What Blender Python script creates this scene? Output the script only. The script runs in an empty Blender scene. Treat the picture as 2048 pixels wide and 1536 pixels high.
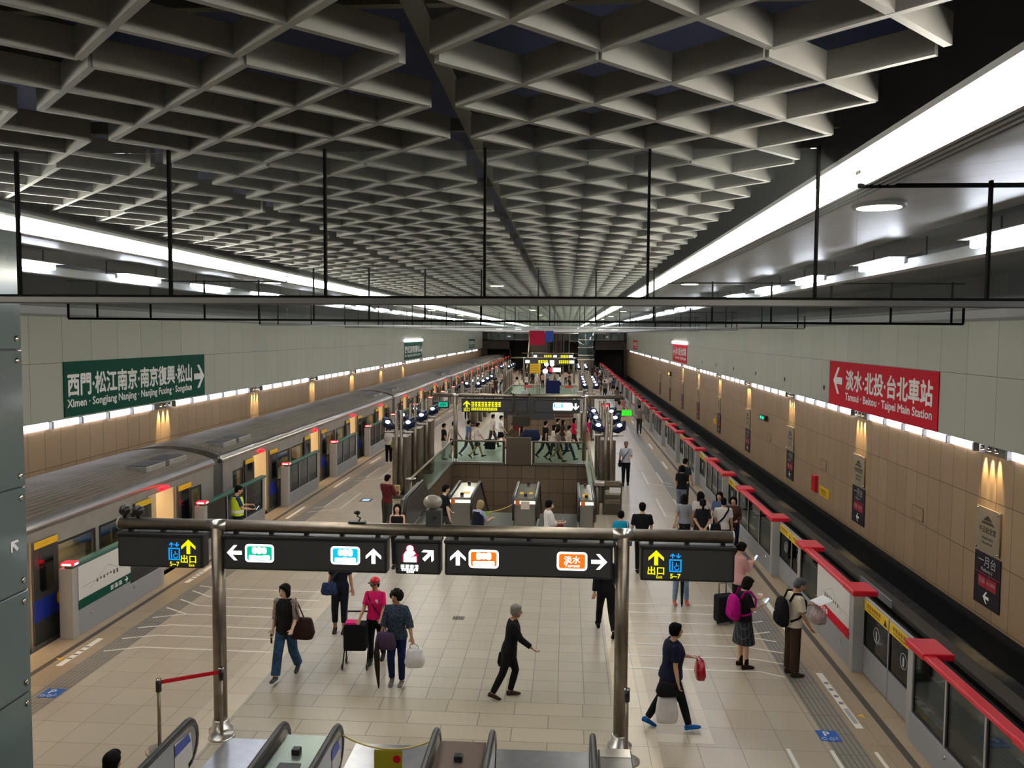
import bpy, bmesh, math, random
from mathutils import Vector, Matrix
random.seed(7)
S = bpy.context.scene
COL = S.collection
# ------------------------------------------------------------------ camera
F, VPX, VPY, ROLL, H = 1650.0, 1135.0, 668.0, math.radians(.65), 5.8
v = Vector(((VPX-1024)/F, -(VPY-768)/F, -1)).normalized()
u = Vector((math.sin(ROLL), math.cos(ROLL), 0)); u = (u - v*u.dot(v)).normalized()
x = v.cross(u)
cam = bpy.data.cameras.new('camera'); camo = bpy.data.objects.new('camera', cam); COL.objects.link(camo)
cam.sensor_width = 36; cam.lens = F/2048*36; cam.clip_start = .05; cam.clip_end = 400
# rows of (x,v,u) map camera axes to world axes
camo.matrix_world = Matrix.Translation((0, 0, H)) @ Matrix((x, v, u)).to_4x4()
S.camera = camo
# ------------------------------------------------------------------ world, view
w = bpy.data.worlds.new('world'); S.world = w; w.use_nodes = True
w.node_tree.nodes['Background'].inputs[0].default_value = (.55, .58, .62, 1)
w.node_tree.nodes['Background'].inputs[1].default_value = .02
S.view_settings.view_transform = 'Standard'; S.view_settings.look = 'None'
S.cycles.diffuse_bounces = 6; S.cycles.max_bounces = 14; S.cycles.transparent_max_bounces = 48
S.view_settings.exposure = 0.0; S.view_settings.gamma = 1; S.view_settings.use_curve_mapping = False
E_STRIP, E_TUBE, E_WALL, E_DOWN, E_SIGN = 47.0, 54.0, 8.0, 40.0, 2.0
CX = -2.1                       # centre line of the platform
XR, XL = 9.33, -13.5            # track walls
PR, PL = 4.97, -9.2             # platform faces of the barriers
YEND = 130.0
GRID_Z, SOF_Z = 7.23, 6.96
# ------------------------------------------------------------------ colour and materials
def C(h):
    h = h.lstrip('#'); o = []
    for i in (0, 2, 4):
        c = int(h[i:i+2], 16)/255
        o.append(c/12.92 if c <= .04045 else ((c+.055)/1.055)**2.4)
    return (*o, 1)
MATS = {}
def mat(name, col, rough=.5, metal=0., emit=None, es=0., spec=.5, noise=0., nscale=20., bump=0.):
    if name in MATS: return MATS[name]
    m = bpy.data.materials.new(name); m.use_nodes = True; nt = m.node_tree
    b = nt.nodes['Principled BSDF']
    c = C(col) if isinstance(col, str) else col
    b.inputs['Base Color'].default_value = c; b.inputs['Roughness'].default_value = rough
    b.inputs['Metallic'].default_value = metal; b.inputs['Specular IOR Level'].default_value = spec
    if emit:
        b.inputs['Emission Color'].default_value = C(emit) if isinstance(emit, str) else emit
        b.inputs['Emission Strength'].default_value = es
    if noise or bump:
        tc = nt.nodes.new('ShaderNodeTexCoord'); n = nt.nodes.new('ShaderNodeTexNoise')
        n.inputs['Scale'].default_value = nscale; n.inputs['Detail'].default_value = 3
        nt.links.new(tc.outputs['Object'], n.inputs['Vector'])
        if noise:
            mx = nt.nodes.new('ShaderNodeMix'); mx.data_type = 'RGBA'; mx.blend_type = 'MIX'
            mx.inputs[6].default_value = tuple(min(1, k*(1-noise)) for k in c[:3])+(1,)
            mx.inputs[7].default_value = tuple(min(1, k*(1+noise)) for k in c[:3])+(1,)
            mr = nt.nodes.new('ShaderNodeMapRange'); mr.inputs[1].default_value = .36; mr.inputs[2].default_value = .64
            nt.links.new(n.outputs['Fac'], mr.inputs[0]); nt.links.new(mr.outputs[0], mx.inputs[0]); nt.links.new(mx.outputs[2], b.inputs['Base Color'])
        if bump:
            bp = nt.nodes.new('ShaderNodeBump'); bp.inputs['Strength'].default_value = bump
            nt.links.new(n.outputs['Fac'], bp.inputs['Height']); nt.links.new(bp.outputs[0], b.inputs['Normal'])
    MATS[name] = m; return m
def glass(name, tint, refl=.5, rough=.02, hatch=None):
    if name in MATS: return MATS[name]
    m = bpy.data.materials.new(name); m.use_nodes = True; nt = m.node_tree; nt.nodes.clear()
    out = nt.nodes.new('ShaderNodeOutputMaterial'); t = nt.nodes.new('ShaderNodeBsdfTransparent')
    t.inputs[0].default_value = C(tint); g = nt.nodes.new('ShaderNodeBsdfGlossy'); g.inputs['Roughness'].default_value = rough
    lw = nt.nodes.new('ShaderNodeLayerWeight'); lw.inputs[0].default_value = .35
    mp = nt.nodes.new('ShaderNodeMath'); mp.operation = 'MULTIPLY_ADD'; mp.inputs[1].default_value = refl; mp.inputs[2].default_value = .04
    nt.links.new(lw.outputs['Fresnel'], mp.inputs[0])
    mx = nt.nodes.new('ShaderNodeMixShader'); nt.links.new(mp.outputs[0], mx.inputs[0])
    nt.links.new(t.outputs[0], mx.inputs[1]); nt.links.new(g.outputs[0], mx.inputs[2])
    last = mx
    if hatch:
        d = nt.nodes.new('ShaderNodeBsdfDiffuse'); d.inputs[0].default_value = (.55, .58, .57, 1)
        m2 = nt.nodes.new('ShaderNodeMixShader'); m2.inputs[0].default_value = hatch
        nt.links.new(mx.outputs[0], m2.inputs[1]); nt.links.new(d.outputs[0], m2.inputs[2]); last = m2
    nt.links.new(last.outputs[0], out.inputs[0]); MATS[name] = m; return m
def tile(name, c1, c2, grout, bw, bh, axes='XY', org=(0, 0), offset=0., mortar=.008, rough=.3, noise=.12, spec=.5, nscale=60.):
    if name in MATS: return MATS[name]
    m = bpy.data.materials.new(name); m.use_nodes = True; nt = m.node_tree; b = nt.nodes['Principled BSDF']
    tc = nt.nodes.new('ShaderNodeTexCoord'); sp = nt.nodes.new('ShaderNodeSeparateXYZ'); cb = nt.nodes.new('ShaderNodeCombineXYZ')
    nt.links.new(tc.outputs['Object'], sp.inputs[0])
    for i, a in enumerate(axes):
        ad = nt.nodes.new('ShaderNodeMath'); ad.operation = 'SUBTRACT'; ad.inputs[1].default_value = org[i]-50*(bw, bh)[i]
        nt.links.new(sp.outputs[a], ad.inputs[0]); nt.links.new(ad.outputs[0], cb.inputs[i])
    br = nt.nodes.new('ShaderNodeTexBrick'); br.offset = offset; br.squash = 1
    for k, val in (('Scale', 1), ('Brick Width', bw), ('Row Height', bh), ('Mortar Size', mortar), ('Mortar Smooth', .1), ('Bias', 0)):
        br.inputs[k].default_value = val
    br.inputs['Color1'].default_value = C(c1); br.inputs['Color2'].default_value = C(c2); br.inputs['Mortar'].default_value = C(grout)
    nt.links.new(cb.outputs[0], br.inputs['Vector'])
    n = nt.nodes.new('ShaderNodeTexNoise'); n.inputs['Scale'].default_value = nscale; n.inputs['Detail'].default_value = 4
    nt.links.new(tc.outputs['Object'], n.inputs['Vector'])
    mr = nt.nodes.new('ShaderNodeMapRange'); mr.inputs[3].default_value = 1-noise; mr.inputs[4].default_value = 1+noise
    nt.links.new(n.outputs['Fac'], mr.inputs[0])
    mx = nt.nodes.new('ShaderNodeMix'); mx.data_type = 'RGBA'; mx.blend_type = 'MULTIPLY'; mx.inputs[0].default_value = 1
    nt.links.new(br.outputs['Color'], mx.inputs[6]); nt.links.new(mr.outputs[0], mx.inputs[7])
    nt.links.new(mx.outputs[2], b.inputs['Base Color'])
    b.inputs['Roughness'].default_value = rough; b.inputs['Specular IOR Level'].default_value = spec
    MATS[name] = m; return m
STEEL = mat('brushed stainless steel', '#8a8072', .4, .92, noise=.1, nscale=8)
STEELD = mat('dark stainless steel', '#6a635a', .32, 1.)
STEELB = mat('bright stainless steel', '#c9c5bd', .3, 1.)
CHROME = mat('polished steel', '#cfcbc4', .12, 1.)
BLACK = mat('black plastic', '#121212', .45)
CHAR = mat('charcoal sign face', '#3d3d3d', .55)
CHARF = mat('black sign frame', '#262626', .45)
MATTE = mat('matt black frame', '#060606', .9, spec=.1)
GREYM = mat('grey metal paint', '#85858a', .42, .35)
GREYL = mat('light grey panel', '#a9abab', .45)
RUBBER = mat('black rubber', '#191919', .35)
WHITE = mat('white print', '#e8e8e4', .5)
RED = mat('red paint', '#cf1226', .35)
GREEN = mat('deep green paint', '#0c5a48', .4)
OLIVE = mat('olive print', '#6b560c', .6)
YEL = mat('yellow print', '#e2b712', .45)
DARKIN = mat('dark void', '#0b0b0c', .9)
GLASS = glass('clear barrier glass', '#c4cfcc', .55)
GLASSD = glass('smoked barrier glass', '#6f7c79', .6)
GLASSG = glass('green tinted glass', '#dfeee8', .5)
GLASSC = glass('wired smoke curtain glass', '#fafcfb', .4, hatch=.02)
def emis(name, col, s): return mat(name, '#000000', .6, emit=col, es=s)
LAMP = emis('fluorescent strip', '#fff9ec', E_STRIP); TUBE = emis('cool tube', '#eef2ff', E_TUBE)
WLAMP = emis('wall lamp diffuser', '#f6f1ff', E_WALL); DLAMP = emis('downlight diffuser', '#fff2cf', E_DOWN)
SW = emis('lit white', '#ffffff', E_SIGN); SY = emis('lit yellow', '#f4ee00', 1.3); SB = emis('lit blue', '#0090e8', 1.5)
SG = emis('lit green', '#00b890', 1.2); SO = emis('lit orange', '#f06a10', 1.4); SC = emis('lit cyan', '#00b4d8', 1.3); SR = emis('lit red', '#ff1020', 4.); SRW = emis('red lamp core', '#ff9c90', 4.)
SPINK = emis('lit magenta', '#c01050', 1.2); SLG = emis('lit led green', '#20e020', 1.8); SWARM = emis('warm lamp', '#ffd9a0', 8.)
# ------------------------------------------------------------------ mesh helpers
def new_obj(name, me, parent=None):
    o = bpy.data.objects.new(name, me); COL.objects.link(o)
    if parent is not None: o.parent = parent
    return o
class MB:
    def __init__(s): s.v = []; s.f = []; s.m = []; s.mats = []; s.sm = []
    def mi(s, m):
        if m not in s.mats: s.mats.append(m)
        return s.mats.index(m)
    def add(s, vs, fs, m, smooth=False):
        o = len(s.v); s.v += [tuple(p) for p in vs]; k = s.mi(m)
        for f in fs: s.f.append([o+i for i in f]); s.m.append(k); s.sm.append(smooth)
        return s
    def box(s, x0, x1, y0, y1, z0, z1, m):
        return s.add([(a, b, c) for a in (x0, x1) for b in (y0, y1) for c in (z0, z1)],
                     [(0, 1, 3, 2), (4, 6, 7, 5), (0, 4, 5, 1), (2, 3, 7, 6), (0, 2, 6, 4), (1, 5, 7, 3)], m)
    def rbox(s, x0, x1, y0, y1, z0, z1, m, r=.02):
        # box with chamfered edges
        x0, x1 = sorted((x0, x1)); y0, y1 = sorted((y0, y1)); z0, z1 = sorted((z0, z1))
        bm = bmesh.new(); bmesh.ops.create_cube(bm, size=1)
        for p in bm.verts: p.co = Vector(((x0+x1)/2+p.co.x*(x1-x0), (y0+y1)/2+p.co.y*(y1-y0), (z0+z1)/2+p.co.z*(z1-z0)))
        bmesh.ops.bevel(bm, geom=list(bm.edges), offset=r, segments=2, affect='EDGES', profile=.5)
        bm.verts.index_update(); s.add([p.co for p in bm.verts], [[q.index for q in f.verts] for f in bm.faces], m); bm.free(); return s
    def tube(s, pts, rad, m, n=12, smooth=True, flat=1., up=None):
        pts = [Vector(p) for p in pts]; k = len(pts)
        rad = rad if isinstance(rad, list) else [rad]*k
        vs = []; prev = None
        for i, p in enumerate(pts):
            d = (pts[min(i+1, k-1)]-pts[max(i-1, 0)]).normalized()
            a = prev if prev is not None else (Vector(up) if up else (Vector((0, 0, 1)) if abs(d.z) < .9 else Vector((0, 1, 0))))
            a = (a-d*a.dot(d)); a = a.normalized() if a.length > 1e-5 else d.orthogonal().normalized()
            prev = a; b = d.cross(a)
            r = rad[i]; ra, rb = r if isinstance(r, tuple) else (r, r*flat)
            for j in range(n):
                t = 2*math.pi*j/n; vs.append(p+a*(ra*math.cos(t))+b*(rb*math.sin(t)))
        fs = []
        for i in range(k-1):
            for j in range(n):
                j2 = (j+1) % n; fs.append((i*n+j, i*n+j2, (i+1)*n+j2, (i+1)*n+j))
        fs += [tuple(range(n))[::-1], tuple((k-1)*n+j for j in range(n))]
        return s.add(vs, fs, m, smooth)
    def cyl(s, p0, p1, r, m, n=20, r2=None): return s.tube([p0, p1], [r, r if r2 is None else r2], m, n)
    def ball(s, c, r, m, n=14, mx=None):
        r = (r, r, r) if not isinstance(r, (tuple, list)) else r; vs = []; k = n//2
        vs.append(Vector((0, 0, r[2])))
        for i in range(1, k):
            a = math.pi*i/k
            for j in range(n):
                t = 2*math.pi*j/n; vs.append(Vector((r[0]*math.sin(a)*math.cos(t), r[1]*math.sin(a)*math.sin(t), r[2]*math.cos(a))))
        vs.append(Vector((0, 0, -r[2])))
        if mx is not None: vs = [mx @ q for q in vs]
        vs = [q+Vector(c) for q in vs]; e = len(vs)-1; fs = [(0, 1+j, 1+(j+1) % n) for j in range(n)]
        for i in range(k-2):
            for j in range(n):
                a = 1+i*n+j; b = 1+i*n+(j+1) % n; fs.append((a, a+n, b+n, b))
        fs += [(e, 1+(k-2)*n+(j+1) % n, 1+(k-2)*n+j) for j in range(n)]
        return s.add(vs, fs, m, True)
    def lathe(s, c, prof, m, n=24):
        vs = []; k = len(prof)
        for r, z in prof:
            for j in range(n):
                t = 2*math.pi*j/n; vs.append((c[0]+r*math.cos(t), c[1]+r*math.sin(t), c[2]+z))
        fs = [(i*n+j, i*n+(j+1) % n, (i+1)*n+(j+1) % n, (i+1)*n+j) for i in range(k-1) for j in range(n)]
        fs += [tuple(range(n))[::-1], tuple((k-1)*n+j for j in range(n))]
        return s.add(vs, fs, m, True)
    def poly(s, pts, org, U, V, m, depth=0., W=None):
        org, U, V = Vector(org), Vector(U), Vector(V); W = Vector(W) if W else U.cross(V)
        n = len(pts); a = [org+U*p[0]+V*p[1] for p in pts]
        if not depth: return s.add(a, [tuple(range(n))], m)
        b = [q-W*depth for q in a]
        return s.add(a+b, [tuple(range(n)), tuple(range(2*n-1, n-1, -1))]+[(i, n+i, n+(i+1) % n, (i+1) % n) for i in range(n)], m)
    def text(s, txt, size, org, U, V, m, align='CENTER', bold=.0, width=None, off=0.):
        vs, fs = text_mesh(txt, align, bold); org, U, V = Vector(org), Vector(U), Vector(V)
        xs = [p[0] for p in vs]; sx = size
        if width: sx = width/max(1e-6, max(xs)-min(xs))
        N = U.cross(V)
        return s.add([org+U*(p[0]*sx)+V*(p[1]*size)+N*(off+p[2]) for p in vs], fs, m)
    def extrude(s, prof, y0, y1, m, smooth=False, closed=True):
        # profile of (x, z) swept along y
        n = len(prof); vs = [(p[0], yy, p[1]) for yy in (y0, y1) for p in prof]
        k = n if closed else n-1
        fs = [(i, (i+1) % n, n+(i+1) % n, n+i) for i in range(k)]
        if closed: fs += [tuple(range(n))[::-1], tuple(range(n, 2*n))]
        return s.add(vs, fs, m, smooth)
    def build(s, name, parent=None):
        me = bpy.data.meshes.new(name); me.from_pydata(s.v, [], s.f)
        for m in s.mats: me.materials.append(m)
        me.polygons.foreach_set('material_index', s.m); me.polygons.foreach_set('use_smooth', s.sm)
        bm = bmesh.new(); bm.from_mesh(me); bmesh.ops.recalc_face_normals(bm, faces=bm.faces); bm.to_mesh(me); bm.free()
        me.update(); return new_obj(name, me, parent)
_TXT = {}
def text_mesh(t, align, bold):
    k = (t, align, bold)
    if k not in _TXT:
        c = bpy.data.curves.new('lettering', 'FONT'); c.body = t; c.align_x = align; c.resolution_u = 2
        o = bpy.data.objects.new('lettering', c); COL.objects.link(o); bpy.context.view_layer.update()
        me = o.evaluated_get(bpy.context.evaluated_depsgraph_get()).to_mesh()
        b = bold*.55; V0 = [tuple(p.co) for p in me.vertices]; F0 = [tuple(p.vertices) for p in me.polygons]; VV, FF = [], []
        for i_, (ex, ey) in enumerate(((0, 0), (b, 0), (-b, 0), (0, b), (0, -b)) if bold else ((0, 0),)):
            q_ = len(VV); VV += [(p[0]+ex, p[1]+ey, .0006*i_) for p in V0]; FF += [tuple(q_+j for j in f) for f in F0]
        _TXT[k] = (VV, FF)
        bpy.data.objects.remove(o); bpy.data.curves.remove(c)
    return _TXT[k]
def tag(o, label, cat, group=None):
    o['label'] = label; o['category'] = cat
    if group: o['group'] = group
    return o
def thing(name, label, cat, loc=(0, 0, 0), rz=0., group=None):
    o = bpy.data.objects.new(name, None); COL.objects.link(o); o.empty_display_size = .2
    o.location = loc; o.rotation_euler = (0, 0, rz); return tag(o, label, cat, group)
def struct(o): o['kind'] = 'structure'; return o
def dup(o, loc=None, rz=None, label=None, parent=None):
    c = o.copy(); COL.objects.link(c)
    if parent is not None: c.parent = parent
    if loc is not None: c.location = loc
    if rz is not None: c.rotation_euler = (0, 0, rz)
    if label: c['label'] = label
    for ch in list(o.children): dup(ch, parent=c)
    return c
ORD = ['first', 'second', 'third', 'fourth', 'fifth', 'sixth', 'seventh', 'eighth', 'ninth', 'tenth', 'eleventh', 'twelfth', 'thirteenth', 'fourteenth', 'fifteenth', 'sixteenth', 'seventeenth',
       'eighteenth', 'nineteenth', 'twentieth', 'twenty-first', 'twenty-second', 'twenty-third', 'twenty-fourth', 'twenty-fifth', 'twenty-sixth', 'twenty-seventh', 'twenty-eighth', 'twenty-ninth', 'thirtieth']
XA, YA, ZA = (1, 0, 0), (0, 1, 0), (0, 0, 1)
# arrow pointing up, unit box, the chunky road-sign kind
ARROW = [(-.5, .02), (0, .5), (.5, .02), (.5, -.2), (.13, .14), (.13, -.5), (-.13, -.5), (-.13, .14), (-.5, -.2)]
def rot2(p, deg):
    a = math.radians(deg); return [(q[0]*math.cos(a)-q[1]*math.sin(a), q[0]*math.sin(a)+q[1]*math.cos(a)) for q in p]
def sc2(p, k, dx=0, dy=0): return [(q[0]*k+dx, q[1]*k+dy) for q in p]
def arrow(mb, cx, cz, size, deg, org, U, V, m):
    # split in head halves + shaft so that the faces stay convex
    for part in ([(0, .5), (-.5, .02), (-.5, -.2), (0, .24)], [(0, .5), (0, .24), (.5, -.2), (.5, .02)], [(-.13, -.5), (.13, -.5), (.13, .126), (0, .24), (-.13, .126)]):
        mb.poly(sc2(rot2(part, deg), size, cx, cz), org, U, V, m)
def rrect(w, h, r, n=5):
    o = []
    for cx, cy, a0 in ((w/2-r, h/2-r, 0), (-w/2+r, h/2-r, 90), (-w/2+r, -h/2+r, 180), (w/2-r, -h/2+r, 270)):
        for i in range(n+1):
            a = math.radians(a0+90*i/n); o.append((cx+r*math.cos(a), cy+r*math.sin(a)))
    return o
def blobs(m, x0, z, w, h, n, y, mt, org=None, U=XA):
    # characters too blurred to read, as a row of uneven strokes; org/U place them on other faces
    rr = random.Random(n); o = Vector(org) if org is not None else Vector((0, y, 0)); N = Vector(U).cross(Vector(ZA))*.001
    for i in range(n):
        a = x0+w*i/n; q = w/n*.86
        for j in range(3):
            zz = z+h*(.36-.36*j)+rr.uniform(-.02, .02)*h; m.poly([(a, zz-h*.1), (a+q*rr.uniform(.7, 1), zz-h*.1), (a+q, zz+h*.1), (a, zz+h*.1)], o, U, ZA, mt)
        xx = a+q*rr.uniform(.2, .6); m.poly([(xx, z-h*.5), (xx+q*.25, z-h*.5), (xx+q*.25, z+h*.5), (xx, z+h*.5)], o+N, U, ZA, mt)
# ================================================================== STRUCTURE
T_SIDE = tile('grey platform tiles', '#bfb29b', '#b5a892', '#8b806d', .6, .6, org=(1.3, 12.66), mortar=.006, rough=.3)
T_MID = tile('small grey centre tiles', '#b2ab9b', '#a9a292', '#77716a', .42, .42, org=(.75, 12.66), mortar=.006, rough=.32, spec=.35)
T_FRONT = tile('large granite tiles', '#b0a792', '#a59c87', '#6f6659', 1.05, .42, org=(.3, 12.66), offset=.5, mortar=.006, rough=.32, spec=.35)
T_BAND = tile('cream floor band', '#d0c4ab', '#c9bca3', '#8d8473', .6, .6, org=(0, 0), mortar=.005, rough=.28)
T_SAND = tile('sandstone platform edge', '#a8967b', '#a08c70', '#84735a', .9, .9, org=(0, 0), mortar=.005, rough=.4, noise=.2, nscale=25)
T_TACT = tile('ribbed tactile strip', '#8e877b', '#8e877b', '#6d675d', .075, .6, org=(0, 0), mortar=.012, rough=.4)
T_GROOVE = mat('dark floor groove', '#4b4238', .6)
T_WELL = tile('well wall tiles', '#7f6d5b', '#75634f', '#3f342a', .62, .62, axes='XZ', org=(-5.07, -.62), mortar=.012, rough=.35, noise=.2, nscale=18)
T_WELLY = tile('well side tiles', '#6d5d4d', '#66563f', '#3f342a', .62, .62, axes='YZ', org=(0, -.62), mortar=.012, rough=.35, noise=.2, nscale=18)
T_WALL = tile('tan granite wall', '#aa9071', '#a18768', '#57473a', .675, 1.32, axes='YZ', org=(21.1, -.44), mortar=.009, rough=.38, noise=.14, nscale=45)
T_PANEL = tile('pale grey wall panels', '#a8ab9b', '#a2a595', '#45443f', 1.3575, 1.6, axes='YZ', org=(21.1, 3.34), mortar=.007, rough=.42, noise=.04)
T_SOFFIT = tile('soffit panels', '#a5a6a1', '#a1a29d', '#86847c', 8, .6, axes='XY', org=(0, 0), mortar=.012, rough=.4, noise=.03)
WX0, WX1, WY0, WY1 = -5.07, .95, 25.6, 36.25      # escalator well in the platform
def slab(mb, x0, x1, y0, y1, m, z0=-.25, z=0.):
    mb.box(x0, x1, y0, y1, z0, z, m)
EL, ER = -9.55, 5.32
fl = MB()
def strip(x0, x1, m, y0=2.5, y1=YEND+6): slab(fl, x0, x1, y0, y1, m)
for a, b, m in ((4.82, ER, T_SAND), (4.71, 4.82, T_GROOVE), (4.24, 4.71, T_SAND), (3.78, 4.24, T_TACT), (1.35, 3.78, T_SIDE)):
    strip(a, b, m); strip(2*CX-b, 2*CX-a, m)
for y0, y1 in ((2.5, WY0), (WY1, YEND+6)):
    slab(fl, .8, 1.35, y0, y1, T_BAND); slab(fl, -5.55, -5.0, y0, y1, T_BAND)
slab(fl, WX1, 1.35, WY0, WY1, T_BAND); slab(fl, -5.55, WX0, WY0, WY1, T_BAND)
slab(fl, -5.0, .8, 2.5, 12.66, T_FRONT); slab(fl, -5.0, .8, 12.66, WY0, T_MID); slab(fl, -5.0, .8, WY1, YEND+6, T_MID)
struct(fl.build('floor'))
# pale rows across the right-hand tiles near the escalators
b = MB(); b.box(1.35, 2.15, 11.55, 11.8, 0, .003, T_BAND); b.box(2.0, 2.15, 11.8, 14.3, 0, .003, T_BAND); struct(b.build('trim_floor_band'))
# platform edge faces and track beds
b = MB(); b.box(ER-.1, ER, 2.5, YEND, -1.3, -.25, mat('platform edge concrete', '#4b4742', .8)); b.box(2*CX-ER, 2*CX-ER+.1, 2.5, YEND, -1.3, -.25, MATS['platform edge concrete'])
struct(b.build('trim_platform_edge'))
TRK = mat('track bed concrete', '#3c3a36', .85, noise=.25, nscale=3)
b = MB(); b.box(ER-.02, XR+.4, 2.5, YEND+20, -1.5, -1.3, TRK); b.box(XL-.4, 2*CX-ER+.02, 2.5, YEND+20, -1.5, -1.3, TRK); struct(b.build('floor_trackbed'))
# escalator well: floor below and its walls
b = MB(); b.box(WX0-.2, WX1+.2, WY0-1, WY1+.3, -4.7, -4.5, mat('lower floor', '#8b8378', .4)); struct(b.build('floor_lower'))
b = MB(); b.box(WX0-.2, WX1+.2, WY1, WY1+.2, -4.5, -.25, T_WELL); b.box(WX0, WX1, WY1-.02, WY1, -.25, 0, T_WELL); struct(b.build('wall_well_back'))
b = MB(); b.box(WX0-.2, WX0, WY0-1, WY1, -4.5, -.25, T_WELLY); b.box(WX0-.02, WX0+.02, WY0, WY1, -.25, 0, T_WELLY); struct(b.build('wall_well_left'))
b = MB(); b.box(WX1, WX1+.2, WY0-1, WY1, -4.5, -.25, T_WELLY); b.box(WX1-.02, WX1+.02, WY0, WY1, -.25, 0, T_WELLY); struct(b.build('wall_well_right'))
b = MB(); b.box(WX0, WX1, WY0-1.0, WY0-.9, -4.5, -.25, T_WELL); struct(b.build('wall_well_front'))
# track walls
DKT = mat('dark wall base', '#121314', .7); TRIMD = mat('dark upper wall band', '#5d605c', .6); TRIMM = mat('mid grey ledge', '#777a77', .5)
for nm, X, s in (('right', XR, 1), ('left', XL, -1)):
    def bx(mb, a, b, *r): mb.box(*sorted((X+s*a, X+s*b)), *r)
    b = MB(); bx(b, 0, .3, 0, YEND, -.5, 3.2, T_WALL); bx(b, .03, .3, 0, YEND, -1.3, -.5, DKT); struct(b.build('wall_'+nm))
    b = MB(); bx(b, -.1, .2, 0, YEND, 3.42, 6.15, T_PANEL); struct(b.build('wall_upper_'+nm))
    b = MB(); bx(b, .1, .3, 0, YEND, 3.2, 3.42, TRIMD); bx(b, -.12, .3, 0, YEND, 6.15, 6.22, TRIMM); bx(b, .0, .3, 0, YEND, 6.22, 6.42, GREYL); bx(b, -.15, .3, 0, YEND, 6.42, 6.5, TRIMM)
    bx(b, .1, .3, 0, YEND, 6.5, 7.25, TRIMD); struct(b.build('trim_'+nm))
# end wall with two tunnel mouths and the gallery opening
BRN = mat('brown end wall', '#4a4038', .6)
b = MB(); Y = YEND
b.box(XL-.3, -12.6, Y, Y+.4, -1.3, 7.2, BRN); b.box(-8.9, 4.1, Y+6, Y+6.4, -1.3, 3.5, BRN); b.box(8.8, XR+.3, Y, Y+.4, -1.3, 7.2, BRN)
b.box(-12.6, -8.9, Y, Y+.4, 3.35, 4.8, BRN); b.box(4.1, 8.8, Y, Y+.4, 3.35, 4.8, BRN); b.box(-9.1, -8.9, Y, Y+6.2, -1.3, 4.8, BRN); b.box(4.1, 4.3, Y, Y+6.2, -1.3, 4.8, BRN)
b.box(XL-.3, XR+.3, Y+9, Y+9.3, -1.3, 7.2, mat('gallery back wall', '#6d675e', .6)); b.box(-8.9, 4.1, Y+6, Y+6.3, 3.5, 4.7, BRN)
struct(b.build('wall_end'))
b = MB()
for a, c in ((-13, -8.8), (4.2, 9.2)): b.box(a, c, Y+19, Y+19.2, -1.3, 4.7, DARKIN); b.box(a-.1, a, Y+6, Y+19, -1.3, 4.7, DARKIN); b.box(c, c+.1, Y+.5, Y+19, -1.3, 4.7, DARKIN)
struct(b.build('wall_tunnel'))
# hall behind the viewpoint
b = MB(); b.box(XL-.3, XR+.3, -6, -5.8, -1.3, 8, mat('hall wall', '#8f8c86', .6)); struct(b.build('wall_back'))
b = MB(); b.box(XL-.3, XR+.3, -5.8, 2.5, 3.9, 4.15, T_FRONT); b.box(XL-.3, XR+.3, 2.3, 2.5, -1.3, 4.15, MATS['hall wall']); struct(b.build('floor_mezzanine'))
# ------------------------------------------------------------------ ceiling
NAVY = mat('navy upper ceiling', '#39436c', .7); DCEIL = mat('dark track ceiling', '#707271', .7)
RIB = mat('pale lattice ribs', '#7f7d79', .45, noise=.05, nscale=4)
BEAMC = mat('drab ceiling beam', '#5d5a4a', .5)
b = MB(); b.box(-6.6, 2.4, -6, YEND+10, 7.95, 8.1, NAVY)
b.box(4.75, XR+.3, -6, YEND+10, 7.2, 7.3, DCEIL); b.box(XL-.3, 2*CX-4.75, -6, YEND+10, 7.2, 7.3, DCEIL)
DSIDE = mat('dark cove side', '#37342f', .7)
b.box(2.4, 2.5, -6, YEND+10, 7.1, 8.1, DSIDE); b.box(-6.7, -6.6, -6, YEND+10, 7.1, 8.1, DSIDE)
ceil = struct(b.build('ceiling'))
b = MB()
for s in (1, -1):
    sx = lambda q: CX+s*(q-CX); b.extrude([(sx(2.47), SOF_Z), (sx(4.75), SOF_Z+.24), (sx(4.75), SOF_Z+.3), (sx(2.47), SOF_Z+.06)], -6, YEND+10, T_SOFFIT)
b.build('soffit', ceil)
b = MB()
for X in (-.81, -3.54):
    b.box(X-.06, X+.06, -2, YEND, 7.48, 7.62, BEAMC); b.box(X-.02, X+.02, -2, YEND, 7.62, 7.95, BEAMC)
for k in range(-1, 48): b.box(-6.4, 2.2, 4.365+2.665*k-.03, 4.365+2.665*k+.03, 7.5, 7.6, BEAMC)
b.build('beam', ceil)
DX, DY, TH, RH = .855, .845, .042, .16
def lattice(mb, ox, oy):
    # each square cell carries its two diagonals
    for i in (-1, 0, 1):
        for j in (-1, 0, 1):
            cx, cy = ox+i*DX, oy+j*DY
            for sg in (1, -1):
                ax, ay, bx_, by = cx-DX/2, cy-sg*DY/2, cx+DX/2, cy+sg*DY/2; dx, dy = bx_-ax, by-ay; L = math.hypot(dx, dy); nx, ny = -dy/L*TH/2, dx/L*TH/2
                P = [(ax+nx, ay+ny), (bx_+nx, by+ny), (bx_-nx, by-ny), (ax-nx, ay-ny)]; e = .001 if sg > 0 else 0
                mb.add([(p[0], p[1], z) for z in (GRID_Z+e, GRID_Z+RH+e) for p in P], [(3, 2, 1, 0), (4, 5, 6, 7), (0, 1, 5, 4), (1, 2, 6, 5), (2, 3, 7, 6), (3, 0, 4, 7)], RIB)
proto = MB(); lattice(proto, 0, 0); first = None; rest = MB(); n = 0
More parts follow.
